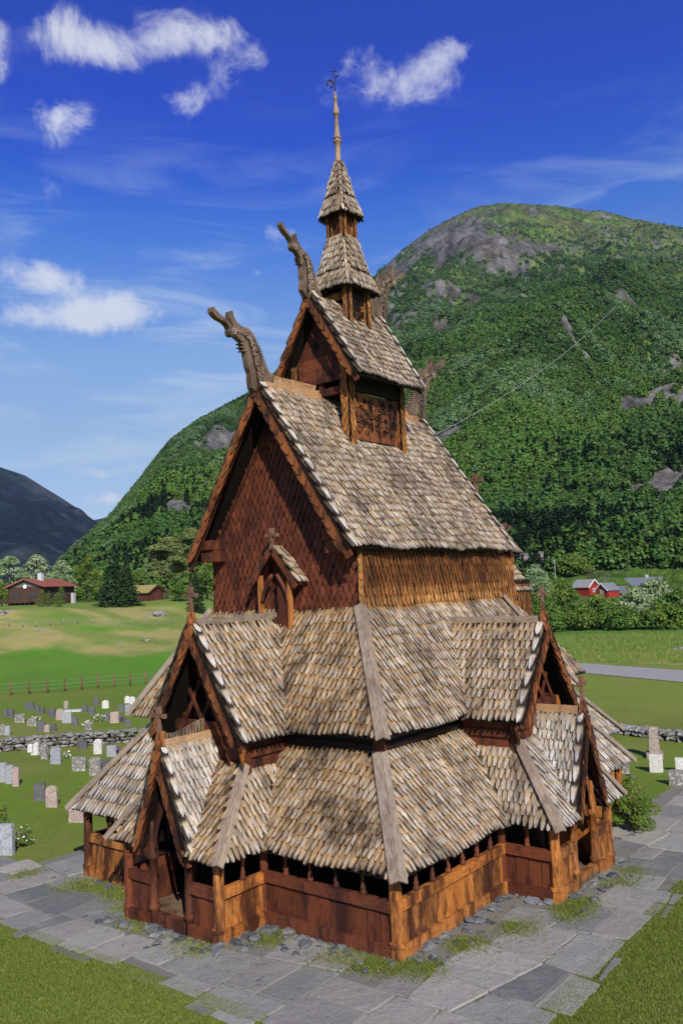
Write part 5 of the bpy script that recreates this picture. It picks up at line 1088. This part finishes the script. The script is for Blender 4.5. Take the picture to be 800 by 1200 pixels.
LI = stone_mat('orange_lichen', (.55, .20, .03), (.5, .25, .06), (.35, .28, .2), .5, 14); m = MB()
for i in range(14): m_ = U(-.24, .24); rock(m, (m_, U(-.2, .2), 1.61), (.06, .06, .015), (R(), 0, 0)); rock(m, (U(-.38, .38), -.33+U(0, .1), .29), (.07, .05, .02), (R(), 0, 0))
m.build('lichen', LI, mo)
p = on_ground(86, 833.5); m = MB(); m.box(-.85, .85, -.45, .45, -.05, .12, tint=(.5, 0, 0)); o = m.build('grave_slab', GM['white'], None); o.location = p; o.rotation_euler = (0, 0, math.radians(127)); tag(o, 'flat white grave slab lying on the grass behind the wall', 'grave slab')
p = on_ground(100, 878)
# ------------------------------------------------------------------ plants near
FW = NT('white_petals'); FW.bsdf((.75, .75, .68), .6); FW = FW.m; FR = NT('red_petals'); FR.bsdf((.55, .04, .03), .6); FR = FR.m; FP = NT('purple_petals'); FP.bsdf((.20, .05, .35), .6); FP = FP.m
def bush(name, px, py, w, h, label, mat, n, size, flowers=None, fn=0, fs=.05, seed=1, cat='bush', lean=.9):
    rng = np.random.default_rng(seed); p = on_ground(px, py); t = thing(name, label, cat, p); s = MB()
    for i in range(9): a = U(0, 6.28); s.tube([(0, 0, -.05), (math.cos(a)*w*.18, math.sin(a)*w*.18, h*.45), (math.cos(a)*w*.33, math.sin(a)*w*.33, h*.85)], [.025, .018, .008], 5)
    s.build('stem', BARK, t); P, N, T = crown_pts(n, w/2, h*.95, 26, rng, .30, .9, h*.05); P[:, 2] = np.clip(P[:, 2], .02, h*1.1); quads_mesh('foliage', mat, leaves(P, size, N, .6, rng=rng), T, t)
    if fn: i = rng.choice(len(P), fn); quads_mesh('flowers', flowers, leaves(P[i]+N[i]*.05, fs, None, .9, rng=rng), np.full((fn, 3), .5), t)
    return t
bush('rose_bush', 742, 974, 2.15, 2.0, 'green leafy bush growing on the path beside the right porch', LB, 8500, .085, seed=4)
bush('flowering_plant', 28, 992, 1.0, .75, 'low plant with white flowers right of the tall pale slab headstone', LB, 1500, .06, FW, 90, .06, seed=5, cat='plant')
bush('flowering_plant', 3, 982, .7, 1.4, 'tall leafy plant with orange-red flowers at the left edge', LB, 1500, .07, FR, 30, .07, seed=6, cat='plant')
for i, (a, b, w_, c_, l) in enumerate(((79, 889, .5, FW, 'small white flowers beside the smooth blue-grey headstone'), (118, 845, 1.6, FW, 'patch of white flowers on the far lawn behind the wall'), (42, 845, .9, FW, 'white flowers over the rough mottled stone'), (105, 851, 1., FW, 'white flowers against the back of the stone wall'), (54, 934, .25, FR, 'small red flowers between the dark and the pinkish headstone'), (138, 884, .4, FP, 'purple flowers right of the low blue-grey headstone'), (143, 846, .5, FP, 'purple flowers beside the square pink-brown headstone'))):
    bush('flowers', a, b, w_, .4, l, LB, 160, .07, c_, 45, .11, seed=20+i, cat='flowers')
# grass that shows as blades: path edges, joints and the near lawns
GB = leafmat('grass_blades', (.105, .18, .018), (.19, .25, .035), (.34, .28, .09), .35)
GB2 = leafmat('meadow_grass_blades', (.17, .28, .035), (.28, .36, .07), (.50, .42, .13), .45)
def blades(n, gen, h, name, label, seed, mt=None):
    rng = np.random.default_rng(seed); P = gen(rng, n); n = len(P); a = rng.uniform(0, 6.28, n); d = np.stack([np.cos(a), np.sin(a), 0*a], 1); hh = h*rng.uniform(.4, 1.3, n)[:, None]; w_ = .011*(1+h*4); ln = rng.normal(0, .45, (n, 3))*hh; ln[:, 2] = hh[:, 0]
    q = np.stack([P-d*w_, P+d*w_, P+ln], 1); T = np.stack([rng.uniform(0, 1, n), rng.uniform(0, 1, n)**3, rng.uniform(.2, .8, n)], 1); return tag(quads_mesh(name, mt or GB, q, T), label, 'grass', None, 'stuff')
def gz3(x, y): return np.stack([x, y, groundz(x, y)], 1)
def near_lawn(rng, n):
    x = rng.uniform(-18, -11.7, n); y = rng.uniform(-8, 8, n); k = rng.uniform(0, 1, n) < .75*np.exp(-(np.abs(x+12.0))/5)+.3*(fbm(x/.7, y/.7, 2, 61) > .5); x2 = rng.uniform(-14, 3, n//2); y2 = rng.uniform(-14.5, -10.9, n//2); k2 = rng.uniform(0, 1, n//2) < .8*np.exp(-(-11.0-y2)/3.)+.2
    return gz3(np.concatenate((x[k], x2[k2])), np.concatenate((y[k], y2[k2])))
blades(330000, near_lawn, .05, 'lawn_grass', 'short mown grass blades on the lawn in front of the paved path', 31)
TUF = [on_ground(*q) for q in ((480, 1138), (452, 1132), (420, 1128), (395, 1124), (500, 1140), (130, 1045), (118, 1040), (100, 1035), (150, 1065), (160, 1080), (142, 1052), (235, 1115), (215, 1110), (672, 1068), (665, 1075), (680, 1060), (320, 1100), (740, 1022), (725, 1035), (550, 1110), (175, 1085), (610, 1090), (30, 1025), (85, 1040))]
def tufts(rng, n):
    k = rng.integers(0, len(TUF), n); c = np.array([tuple(t_) for t_ in TUF])[k]; r_ = rng.normal(0, .33, (n, 2)); x, y = c[:, 0]+r_[:, 0], c[:, 1]+r_[:, 1]; ok = np.array([hull_dist(a, b) > .05 for a, b in zip(x, y)]); return gz3(x[ok], y[ok])
blades(26000, tufts, .10, 'grass_tufts', 'grass tufts growing between the path slabs', 32)
def joints(rng, n):
    xs = rng.uniform(-13, 24, n*3); ys = rng.uniform(-12, 15, n*3); ok = np.array([inpath(a, b) for a, b in zip(xs, ys)]); xs, ys = xs[ok], ys[ok]; c = fbm(xs/1.6, ys/1.6, 3, 44) > .60
    P = gz3(xs[c], ys[c]); P[:, 2] += .0; return P
blades(26000, joints, .055, 'joint_grass', 'low grass growing in the joints of the paving', 33)
def verge(rng, n):
    u_ = rng.uniform(600, 830, n); v_ = rng.uniform(750, 778, n); k = []
    t_ = []
    az_, D_ = rng.uniform(math.radians(12), math.radians(29), n), rng.uniform(101, 150, n); return gz3(CX+np.cos(az_)*D_, CY+np.sin(az_)*D_)
blades(42000, verge, .42, 'tall_meadow_grass', 'tall unmown grass beyond the road', 34, GB2)
# ------------------------------------------------------------------ road
RD = NT('asphalt'); _p = RD.n('ShaderNodeNewGeometry').outputs['Position']; _n = RD.noise(_p, .4, 5, .6); RD.bsdf(RD.mix(_n.outputs[0], (.27, .26, .235), (.34, .325, .29)), .85); RD = RD.m
A0, A1 = on_ground(672, 777, 0), on_ground(800, 786, 0); B0, B1 = on_ground(672, 788, 0), on_ground(800, 800, 0)
m = MB(); far = [A0+(A0-A1)*3, A0, A1, A1+(A1-A0)*2]; nr = [B0+(B0-B1)*3+(A0-B0)*.0, B0, B1, B1+(B1-B0)*2]
k = m.add([V((p.x, p.y, float(groundz(p.x, p.y))+.05)) for p in far+nr])
for i in range(3): m.face([k+i, k+i+1, k+5+i, k+4+i][::-1], [(0, 0)]*4)
o = m.build('road', RD); tag(o, None, None, None, 'structure')
if o.data.polygons[0].normal.z < 0: o.data.flip_normals()
# ------------------------------------------------------------------ fences and poles
FPM = wood('red_fence_post', (.24, .085, .05), (.20, .10, .07), (.08, .03, .02), .3); GPM = wood('grey_post', (.22, .2, .18), (.27, .26, .24), (.1, .1, .09), .6)
WR = NT('fence_wire'); WR.bsdf((.22, .22, .21), .5); WR = WR.m
def fence(pxs, h, r, mat, label, wires, start=None):
    base = on_ground(*pxs[0]); t = thing('fence', label, 'fence', base); P = []
    for (a, b) in pxs:
        p = on_ground(a, b)-base; P.append(p); m = MB(); m.tube([p-ZZ*.2, p+ZZ*h*U(.94, 1.05)], [r, r*.9], 8); m.build('post', mat, t)
    for z in wires: m = MB(); m.tube([p+ZZ*z for p in P], [.012]*len(P), 4); m.build('wire', WR, t)
fence([(-9, 816.5), (13, 815), (34.5, 813.8), (56, 812), (76, 810.5), (96, 808.5), (115, 807), (134, 805.5), (153, 804), (171, 802.5), (190, 801)], 1.45, .09, FPM, 'row of reddish brown posts with wire at the near edge of the bright meadow', (.4, .8, 1.2))
fence([(x, 734.5-x*.012+(1.5*math.sin(x*.05))) for x in range(-5, 215, 16)], 1.3, .07, GPM, 'grey wire fence on the dry slope below the brown house', (.3, .6, .9, 1.2))
STEEL = NT('galvanised_steel'); STEEL.bsdf((.42, .43, .44), .5); STEEL = STEEL.m
def pole(px, py, top, D, label, box=False, r=.13, mat=None):
    d = ray(px, py); k = D/math.hypot(d.x, d.y); p = CAMP+d*k; z = float(groundz(p.x, p.y)); p.z = z; d2 = ray(px, top); h = CAMP.z+d2.z*D/math.hypot(d2.x, d2.y)-z
    t = thing('utility_pole', label, 'pole', p); m = MB(); m.tube([(0, 0, -.3), (0, 0, h)], [r, r*.75], 8); m.build('shaft', mat or GPM, t)
    m = MB(); m.tube([(-.7, 0, h-.5), (.7, 0, h-.5)], [.05, .05], 6); m.build('crossarm', STEEL, t)
    for s in (-.6, 0, .6): m = MB(); m.tube([(s, 0, h-.45), (s, 0, h-.2)], [.05, .03], 6); m.build('insulator', STEEL, t)
    if box: m = MB(); m.box(-.45, .45, -.3, .3, h-1.9, h-.7); m.tube([(-.3, 0, h-.7), (-.3, 0, h-.5)], [.06, .06], 6); m.tube([(.3, 0, h-.7), (.3, 0, h-.5)], [.06, .06], 6); m.build('transformer', STEEL, t)
    return p, h
pole(172.5, 715, 660, 235, 'tall grey pole rising above the turf-roofed shed', False, .16)
pole(158, 715, 645, 330, 'pole with a transformer box on top among the trees', True, .2)
pole(652, 700, 655, 250, 'slim grey pole on the dry bank left of the red house', False, .14)
# ------------------------------------------------------------------ buildings
def board_mat(name, c, d=.6): return wood(name, c, tuple(q*.8 for q in c), tuple(q*.35 for q in c), .3, False, .2)
BRW = board_mat('brown_boards', (.085, .045, .032)); REDW = board_mat('red_boards', (.36, .035, .025)); GRYW = board_mat('grey_boards', (.19, .18, .17)); DRED = board_mat('dark_red_boards', (.11, .035, .022)); TILE = board_mat('red_tiles', (.36, .11, .065)); GTILE = board_mat('grey_tiles', (.20, .22, .25)); LTILE = board_mat('pale_tiles', (.34, .34, .33)); TURF = NT('turf_roof'); _p = TURF.n('ShaderNodeTexCoord').outputs['Object']; _n = TURF.noise(_p, 2.5, 5, .7); TURF.bsdf(TURF.mix(TURF.ss(_n.outputs[0], .4, .6), (.36, .27, .11), (.22, .23, .06)), .95, _n.outputs[0], .2, 1.); TURF = TURF.m
GLS = NT('window_glass'); GLS.bsdf((.03, .04, .05), .08, spec=.6); GLS = GLS.m; WHT = NT('white_paint'); WHT.bsdf((.75, .75, .73), .5); WHT = WHT.m; CONC = stone_mat('chimney_render', (.45, .47, .48), (.5, .52, .53), (.4, .4, .4), .2)
def house(name, label, p, rz, w, l, hw, hr, wall, roof, over=.5, gable=None, wins=(), chim=None, fascia=None, door=None, wfr=None):
    """gabled house: width w (x, gable side at -y), length l (+y), eaves hw, ridge hw+hr"""
    t = thing(name, label, 'house' if 'shed' not in name else 'shed', p, rz); m = MB(); x, q = w/2, l
    for (pts, o_) in (([(-x, 0, -.8), (x, 0, -.8), (x, 0, hw), (-x, 0, hw)], (0, -1, 0)), ([(x, 0, -.8), (x, q, -.8), (x, q, hw), (x, 0, hw)], (1, 0, 0)), ([(-x, 0, -.8), (-x, q, -.8), (-x, q, hw), (-x, 0, hw)], (-1, 0, 0)), ([(-x, q, -.8), (x, q, -.8), (x, q, hw), (-x, q, hw)], (0, 1, 0))): m.poly(pts, .15, o_, tint=(.5, .5, 0))
    m.build('wall', wall, t)
    for yy, o_ in ((.0, -1), (q, 1)): m = MB(); m.poly([(-x, yy, hw), (x, yy, hw), (0, yy, hw+hr)], .15, (0, o_, 0), tint=(.5, .5, 0)); m.build('gable', gable or wall, t)
    e = hr/x*over; ro = None
    for s in (-1, 1):
        m = MB(); m.poly([(0, -over, hw+hr+.22), (s*(x+over), -over, hw-e+.22), (s*(x+over), q+over, hw-e+.22), (0, q+over, hw+hr+.22)], .18, (s, 0, 1), tint=(.5, .5, 0)); ro = m.build('roof', roof, t)
        m = MB(); m.beam((0, -over-.04, hw+hr+.12), (s*(x+over), -over-.04, hw-e+.12), .06, .26, up=(s, 0, 1)); m.build('bargeboard', fascia or wall, t)
    if chim: cx_, cy_, cw, chh = chim; m = MB(); m.box(cx_-cw, cx_+cw, cy_-cw, cy_+cw, hw+hr-1, hw+hr+chh); m.box(cx_-cw-.07, cx_+cw+.07, cy_-cw-.07, cy_+cw+.07, hw+hr+chh, hw+hr+chh+.1); m.build('chimney', CONC, t)
    for (side, u_, z_, ww, wh) in wins:
        if side == 'f': c = V((u_, -.02, z_)); a = X0; n_ = -Y0
        else: c = V((x+.02, u_, z_)); a = Y0; n_ = X0
        m = MB(); 
        for (du, dz, su, sz) in ((0, wh/2, ww/2+.06, .06), (0, -wh/2, ww/2+.06, .06), (-ww/2, 0, .06, wh/2), (ww/2, 0, .06, wh/2), (0, 0, .03, wh/2)): m.obb(c+a*du+ZZ*dz, a*su, n_*.05, ZZ*sz)
        f_ = m.build('window', wfr or WHT, t); m = MB(); m.obb(c-n_*.0, a*(ww/2-.05), n_*.02, ZZ*(wh/2-.05)); m.build('pane', GLS, f_)
    if door: u_, ww = door; m = MB(); m.box(u_-ww/2, u_+ww/2, -.06, .0, -.1, 2.0); m.build('door', wall, t)
    return t
def at_dist(px, D, z=None):
    pass
    d = ray(px, 700); k = D/math.hypot(d.x, d.y); p = CAMP+d*k; A_ = math.atan2(p.y-CY, p.x-CX); p.z = max(float(groundz(p.x, p.y)), float(hillz(np.array([p.x]), np.array([p.y]), np.array([A_]), np.array([D]))[0]) if D > 216 else -9) if z is None else z; return p
# brown house with red roof on the left
p = at_dist(31, 213); az_ = math.atan2(p.y-CY, p.x-CX)
hs_ = house('house', 'dark brown timber house with red tiled roof, grey gable and balcony on the left slope', p, az_-math.pi/2-math.radians(34), 9.6, 13, 4.3, 1.7, BRW, TILE, .9, GRYW, (('f', -2.6, 2.2, 1.6, 1.1), ('f', 1.5, 2.3, 1.8, 1.1), ('s', 3, 2.2, 1.5, 1.1), ('s', 8, 2.2, 1.5, 1.1)), (1.0, 4.5, .55, 1.5), TILE, (-.3, 1.), BRW)
m = MB(); m.box(-5.8, 2.5, -2.6, -.1, .55, .75); 
for i in range(8): m.box(-5.8+i*1.17, -5.7+i*1.17, -2.6, -2.5, -.8, 1.7)
for z in (1.0, 1.25, 1.5): m.box(-5.8, 2.5, -2.62, -2.56, z, z+.16)
m.build('balcony', BRW, hs_)
m = MB(); m.tube([(-.1, -.35, 4.35), (-.1, -.3, 4.35)], [.48, .42], 20); m.tube([(-.1, 0, 4.2), (-.1, -.3, 4.35)], [.04, .04], 6); m.build('satellite_dish', WHT, hs_)
m = MB(); m.box(5.4, 6.1, 10.5, 11.6, -.5, 2.5); m.build('utility_cabinet', STEEL, hs_)
p = at_dist(183, 205); az_ = math.atan2(p.y-CY, p.x-CX)
house('turf_roofed_shed', 'small dark red shed with a dry turf roof beside the spruces', p+V((0, 0, -.2)), az_-math.pi/2+math.radians(50), 5.4, 7.2, 2.2, 1.5, DRED, TURF, .6, None, (('s', 3.2, 1.3, .8, .7),), None, None, (.4, 1.2))
p = at_dist(705, 240, 3.2); az_ = math.atan2(p.y-CY, p.x-CX)
house('house', 'bright red wooden house with grey roof among the bushes at right', p, az_-math.pi/2-math.radians(38), 3.9, 5.0, 3.0, 1.8, REDW, GTILE, .35, None, (('f', 0, 2.6, .9, .9), ('f', -1.2, 1.1, .8, 1.)), None, WHT)
p = at_dist(696, 246, 4.0); house('house', 'red house with pale roof directly behind the bright red one', p, az_-math.pi/2+math.radians(52), 4.6, 5.5, 3.2, 1.9, REDW, LTILE, .4, None, (('f', 0, 2.2, .9, .9),), None, WHT)
p = at_dist(733, 246, 2.4); house('shed', 'low outbuilding with grey-green roof right of the red house', p, az_-math.pi/2+math.radians(60), 5, 9, 2.8, 1.6, GRYW, GTILE, .4, None, (('f', 0, 1.5, .8, .8),))
p = at_dist(776, 256, 3.4); house('house', 'house with a wide grey slate roof and chimney behind the pale bushes', p, az_-math.pi/2+math.radians(70), 7, 11, 3.6, 2.0, GRYW, GTILE, .5, TILE, (('f', 0, 2.2, 1, 1),), (0, 4, .35, .9))
# ------------------------------------------------------------------ trees
def put(kind, px, D, top, wpx, name, label, cat='tree', group=None, n=2600, seed=1):
    p = at_dist(px, D); d2 = ray(px, top); h = CAMP.z+d2.z*D/math.hypot(d2.x, d2.y)-p.z; return tree(kind, name, label, cat, p, max(h, .8), wpx*D/FPX, group, R()*6, n, seed)
GL = 'trees around the brown house'; GR = 'trees and bushes along the valley road'
for q in [
 ('pale', 12, 236, 648, 40, 'willow_tree', 'pale silvery tree at the left edge behind the brown house', 1), ('pale', 43, 245, 650, 44, 'willow_tree', 'pale silvery tree standing behind the roof ridge of the brown house', 2),
 ('pale', 73, 242, 656, 36, 'willow_tree', 'pale silvery tree right of the brown house chimney', 3), ('broad', 2, 222, 682, 26, 'leafy_tree', 'green tree left of the brown house balcony', 4),
 ('broad', 90, 262, 662, 34, 'leafy_tree', 'mid green tree between the pale trees and the birch', 5), ('broad', 105, 222, 646, 32, 'birch_tree', 'tall narrow birch left of the dark spruces', 6),
 ('spruce', 134, 196, 646, 44, 'spruce_tree', 'tall dark spruce, left one of the pair', 7), ('spruce', 149, 192, 654, 34, 'spruce_tree', 'dark spruce, right one of the pair beside the shed', 8),
 ('broad', 165, 212, 668, 30, 'leafy_tree', 'green tree rising behind the turf-roofed shed', 9), ('pine', 196, 224, 628, 66, 'pine_tree', 'big spreading pine with open limbs behind the turf-roofed shed', 10), ('pine', 224, 205, 616, 58, 'pine_tree', 'tallest pine, next to the church gable', 11),
 ('spruce', 230, 178, 668, 24, 'spruce_tree', 'young spruce in front of the pines beside the church', 12), ('broad', 210, 196, 682, 26, 'leafy_tree', 'low green tree at the foot of the pines', 13),
 ('broad', 128, 255, 672, 40, 'leafy_tree', 'shady tree behind the pair of spruces', 14), ('broad', 243, 225, 640, 46, 'leafy_tree', 'green tree just left of the church wall', 15), ('broad', 28, 255, 665, 34, 'leafy_tree', 'green tree behind the left part of the brown house', 16)]:
    put(q[0], q[1], q[2], q[3], q[4], q[5], q[6], 'tree', GL, 6500 if q[0] == 'pine' else 4200, q[7])
for q in [('bush', 49, 203, 690, 14, 'bush', 'dark cone-shaped bush on the slope below the brown house', 21), ('bush', 57, 206, 691, 9, 'bush', 'small dark bush between the cone-shaped and the light green bush', 22), ('bush', 68, 201, 694, 15, 'bush', 'light green bush on the slope below the brown house', 23), ('bush', 72, 209, 686, 12, 'bush', 'green bush beside the corner of the brown house', 24)]:
    put(q[0], q[1], q[2], q[3], q[4], q[5], q[6], 'bush', GL, 1500, q[7])
for q in [
 ('broad', 610, 172, 690, 44, 'leafy_tree', 'green tree half behind the right porch gable cross', 31), ('broad', 634, 168, 692, 46, 'leafy_tree', 'dark green tree right of the porch gable cross', 32), ('broad', 660, 176, 676, 44, 'leafy_tree', 'rounded tree left of the red house', 33),
 ('broad', 700, 166, 698, 56, 'leafy_tree', 'broad dark bushy tree in front of the red house', 34), ('pale', 744, 170, 688, 52, 'willow_tree', 'pale silvery willow bush, left one of two at right', 35), ('pale', 768, 174, 678, 54, 'willow_tree', 'tallest pale silvery willow in front of the grey roof', 36),
 ('broad', 795, 168, 690, 60, 'leafy_tree', 'dark green bushy tree at the right edge', 37), ('broad', 724, 160, 712, 52, 'leafy_tree', 'low dark bush at the field edge below the pale willows', 38), ('broad', 778, 160, 708, 60, 'leafy_tree', 'low dark bush at the field edge near the right edge', 39),
 ('broad', 674, 162, 708, 52, 'leafy_tree', 'low dark bush at the field edge left of the red house', 40), ('broad', 644, 160, 722, 40, 'leafy_tree', 'lowest bush at the field edge next to the church', 41), ('pale', 630, 250, 660, 34, 'willow_tree', 'greyish tree on the dry bank behind the church', 42),
 ('broad', 672, 262, 650, 44, 'leafy_tree', 'leafy tree rising behind the slim pole', 43), ('broad', 715, 275, 652, 50, 'leafy_tree', 'tree behind the roof of the red house', 44), ('broad', 755, 280, 648, 50, 'leafy_tree', 'tree behind the pale willow and the grey roof', 45), ('broad', 800, 275, 640, 54, 'leafy_tree', 'tall tree behind the wide grey roof', 46), ('broad', 690, 285, 640, 44, 'leafy_tree', 'dark tree between the pole and the red house, far back', 47)]:
    put(q[0], q[1], q[2], q[3], q[4], q[5], q[6], 'tree', GR, 3400, q[7])
# boulders on the bank
for (a, b, s, l) in ((183, 722, 2.4, 'grey rock outcrop below the turf-roofed shed'), (170, 752, 1.0, 'low rock in the dry mound of the meadow'), (137, 757, .7, 'small pale rock at the left of the dry mound'), (50, 739, .9, 'low rock on the dry slope under the wire fence'), (4, 720, 1.8, 'grey rock outcrop at the left edge below the balcony'), (795, 762, 1.4, 'flat rock in the grass at the right edge')):
    p = on_ground(a, b); m = MB()
    for i in range(5): rock(m, (U(-.6, .6)*s, U(-.3, .3)*s, U(-.05, .15)*s), (s*U(.4, .7), s*.5, s*U(.22, .36)), (R(), 0, 0))
    o = m.build('rock', WALLST); o.location = p; tag(o, l, 'rock')
# cable crossing the mountain side
def on_hill(px, py):
    d = ray(px, py); D = 300.
    while D < 2400:
        q = CAMP+d*(D/math.hypot(d.x, d.y)); A = math.atan2(q.y-CY, q.x-CX)
        if q.z < float(hillz(np.array([q.x]), np.array([q.y]), np.array([A]), np.array([D]))[0])+12: break
        D += 6
    return CAMP+d*(D/math.hypot(d.x, d.y))*.86
a_, b_ = on_hill(727, 352), on_hill(505, 512)
m = MB(); m.tube([a_+(b_-a_)*t_-ZZ*7*4*t_*(1-t_) for t_ in [i/20 for i in range(21)]], [.075]*21, 5); tag(m.build('power_cable', STEEL), 'thin pale cable crossing the wooded mountain side', 'cable')
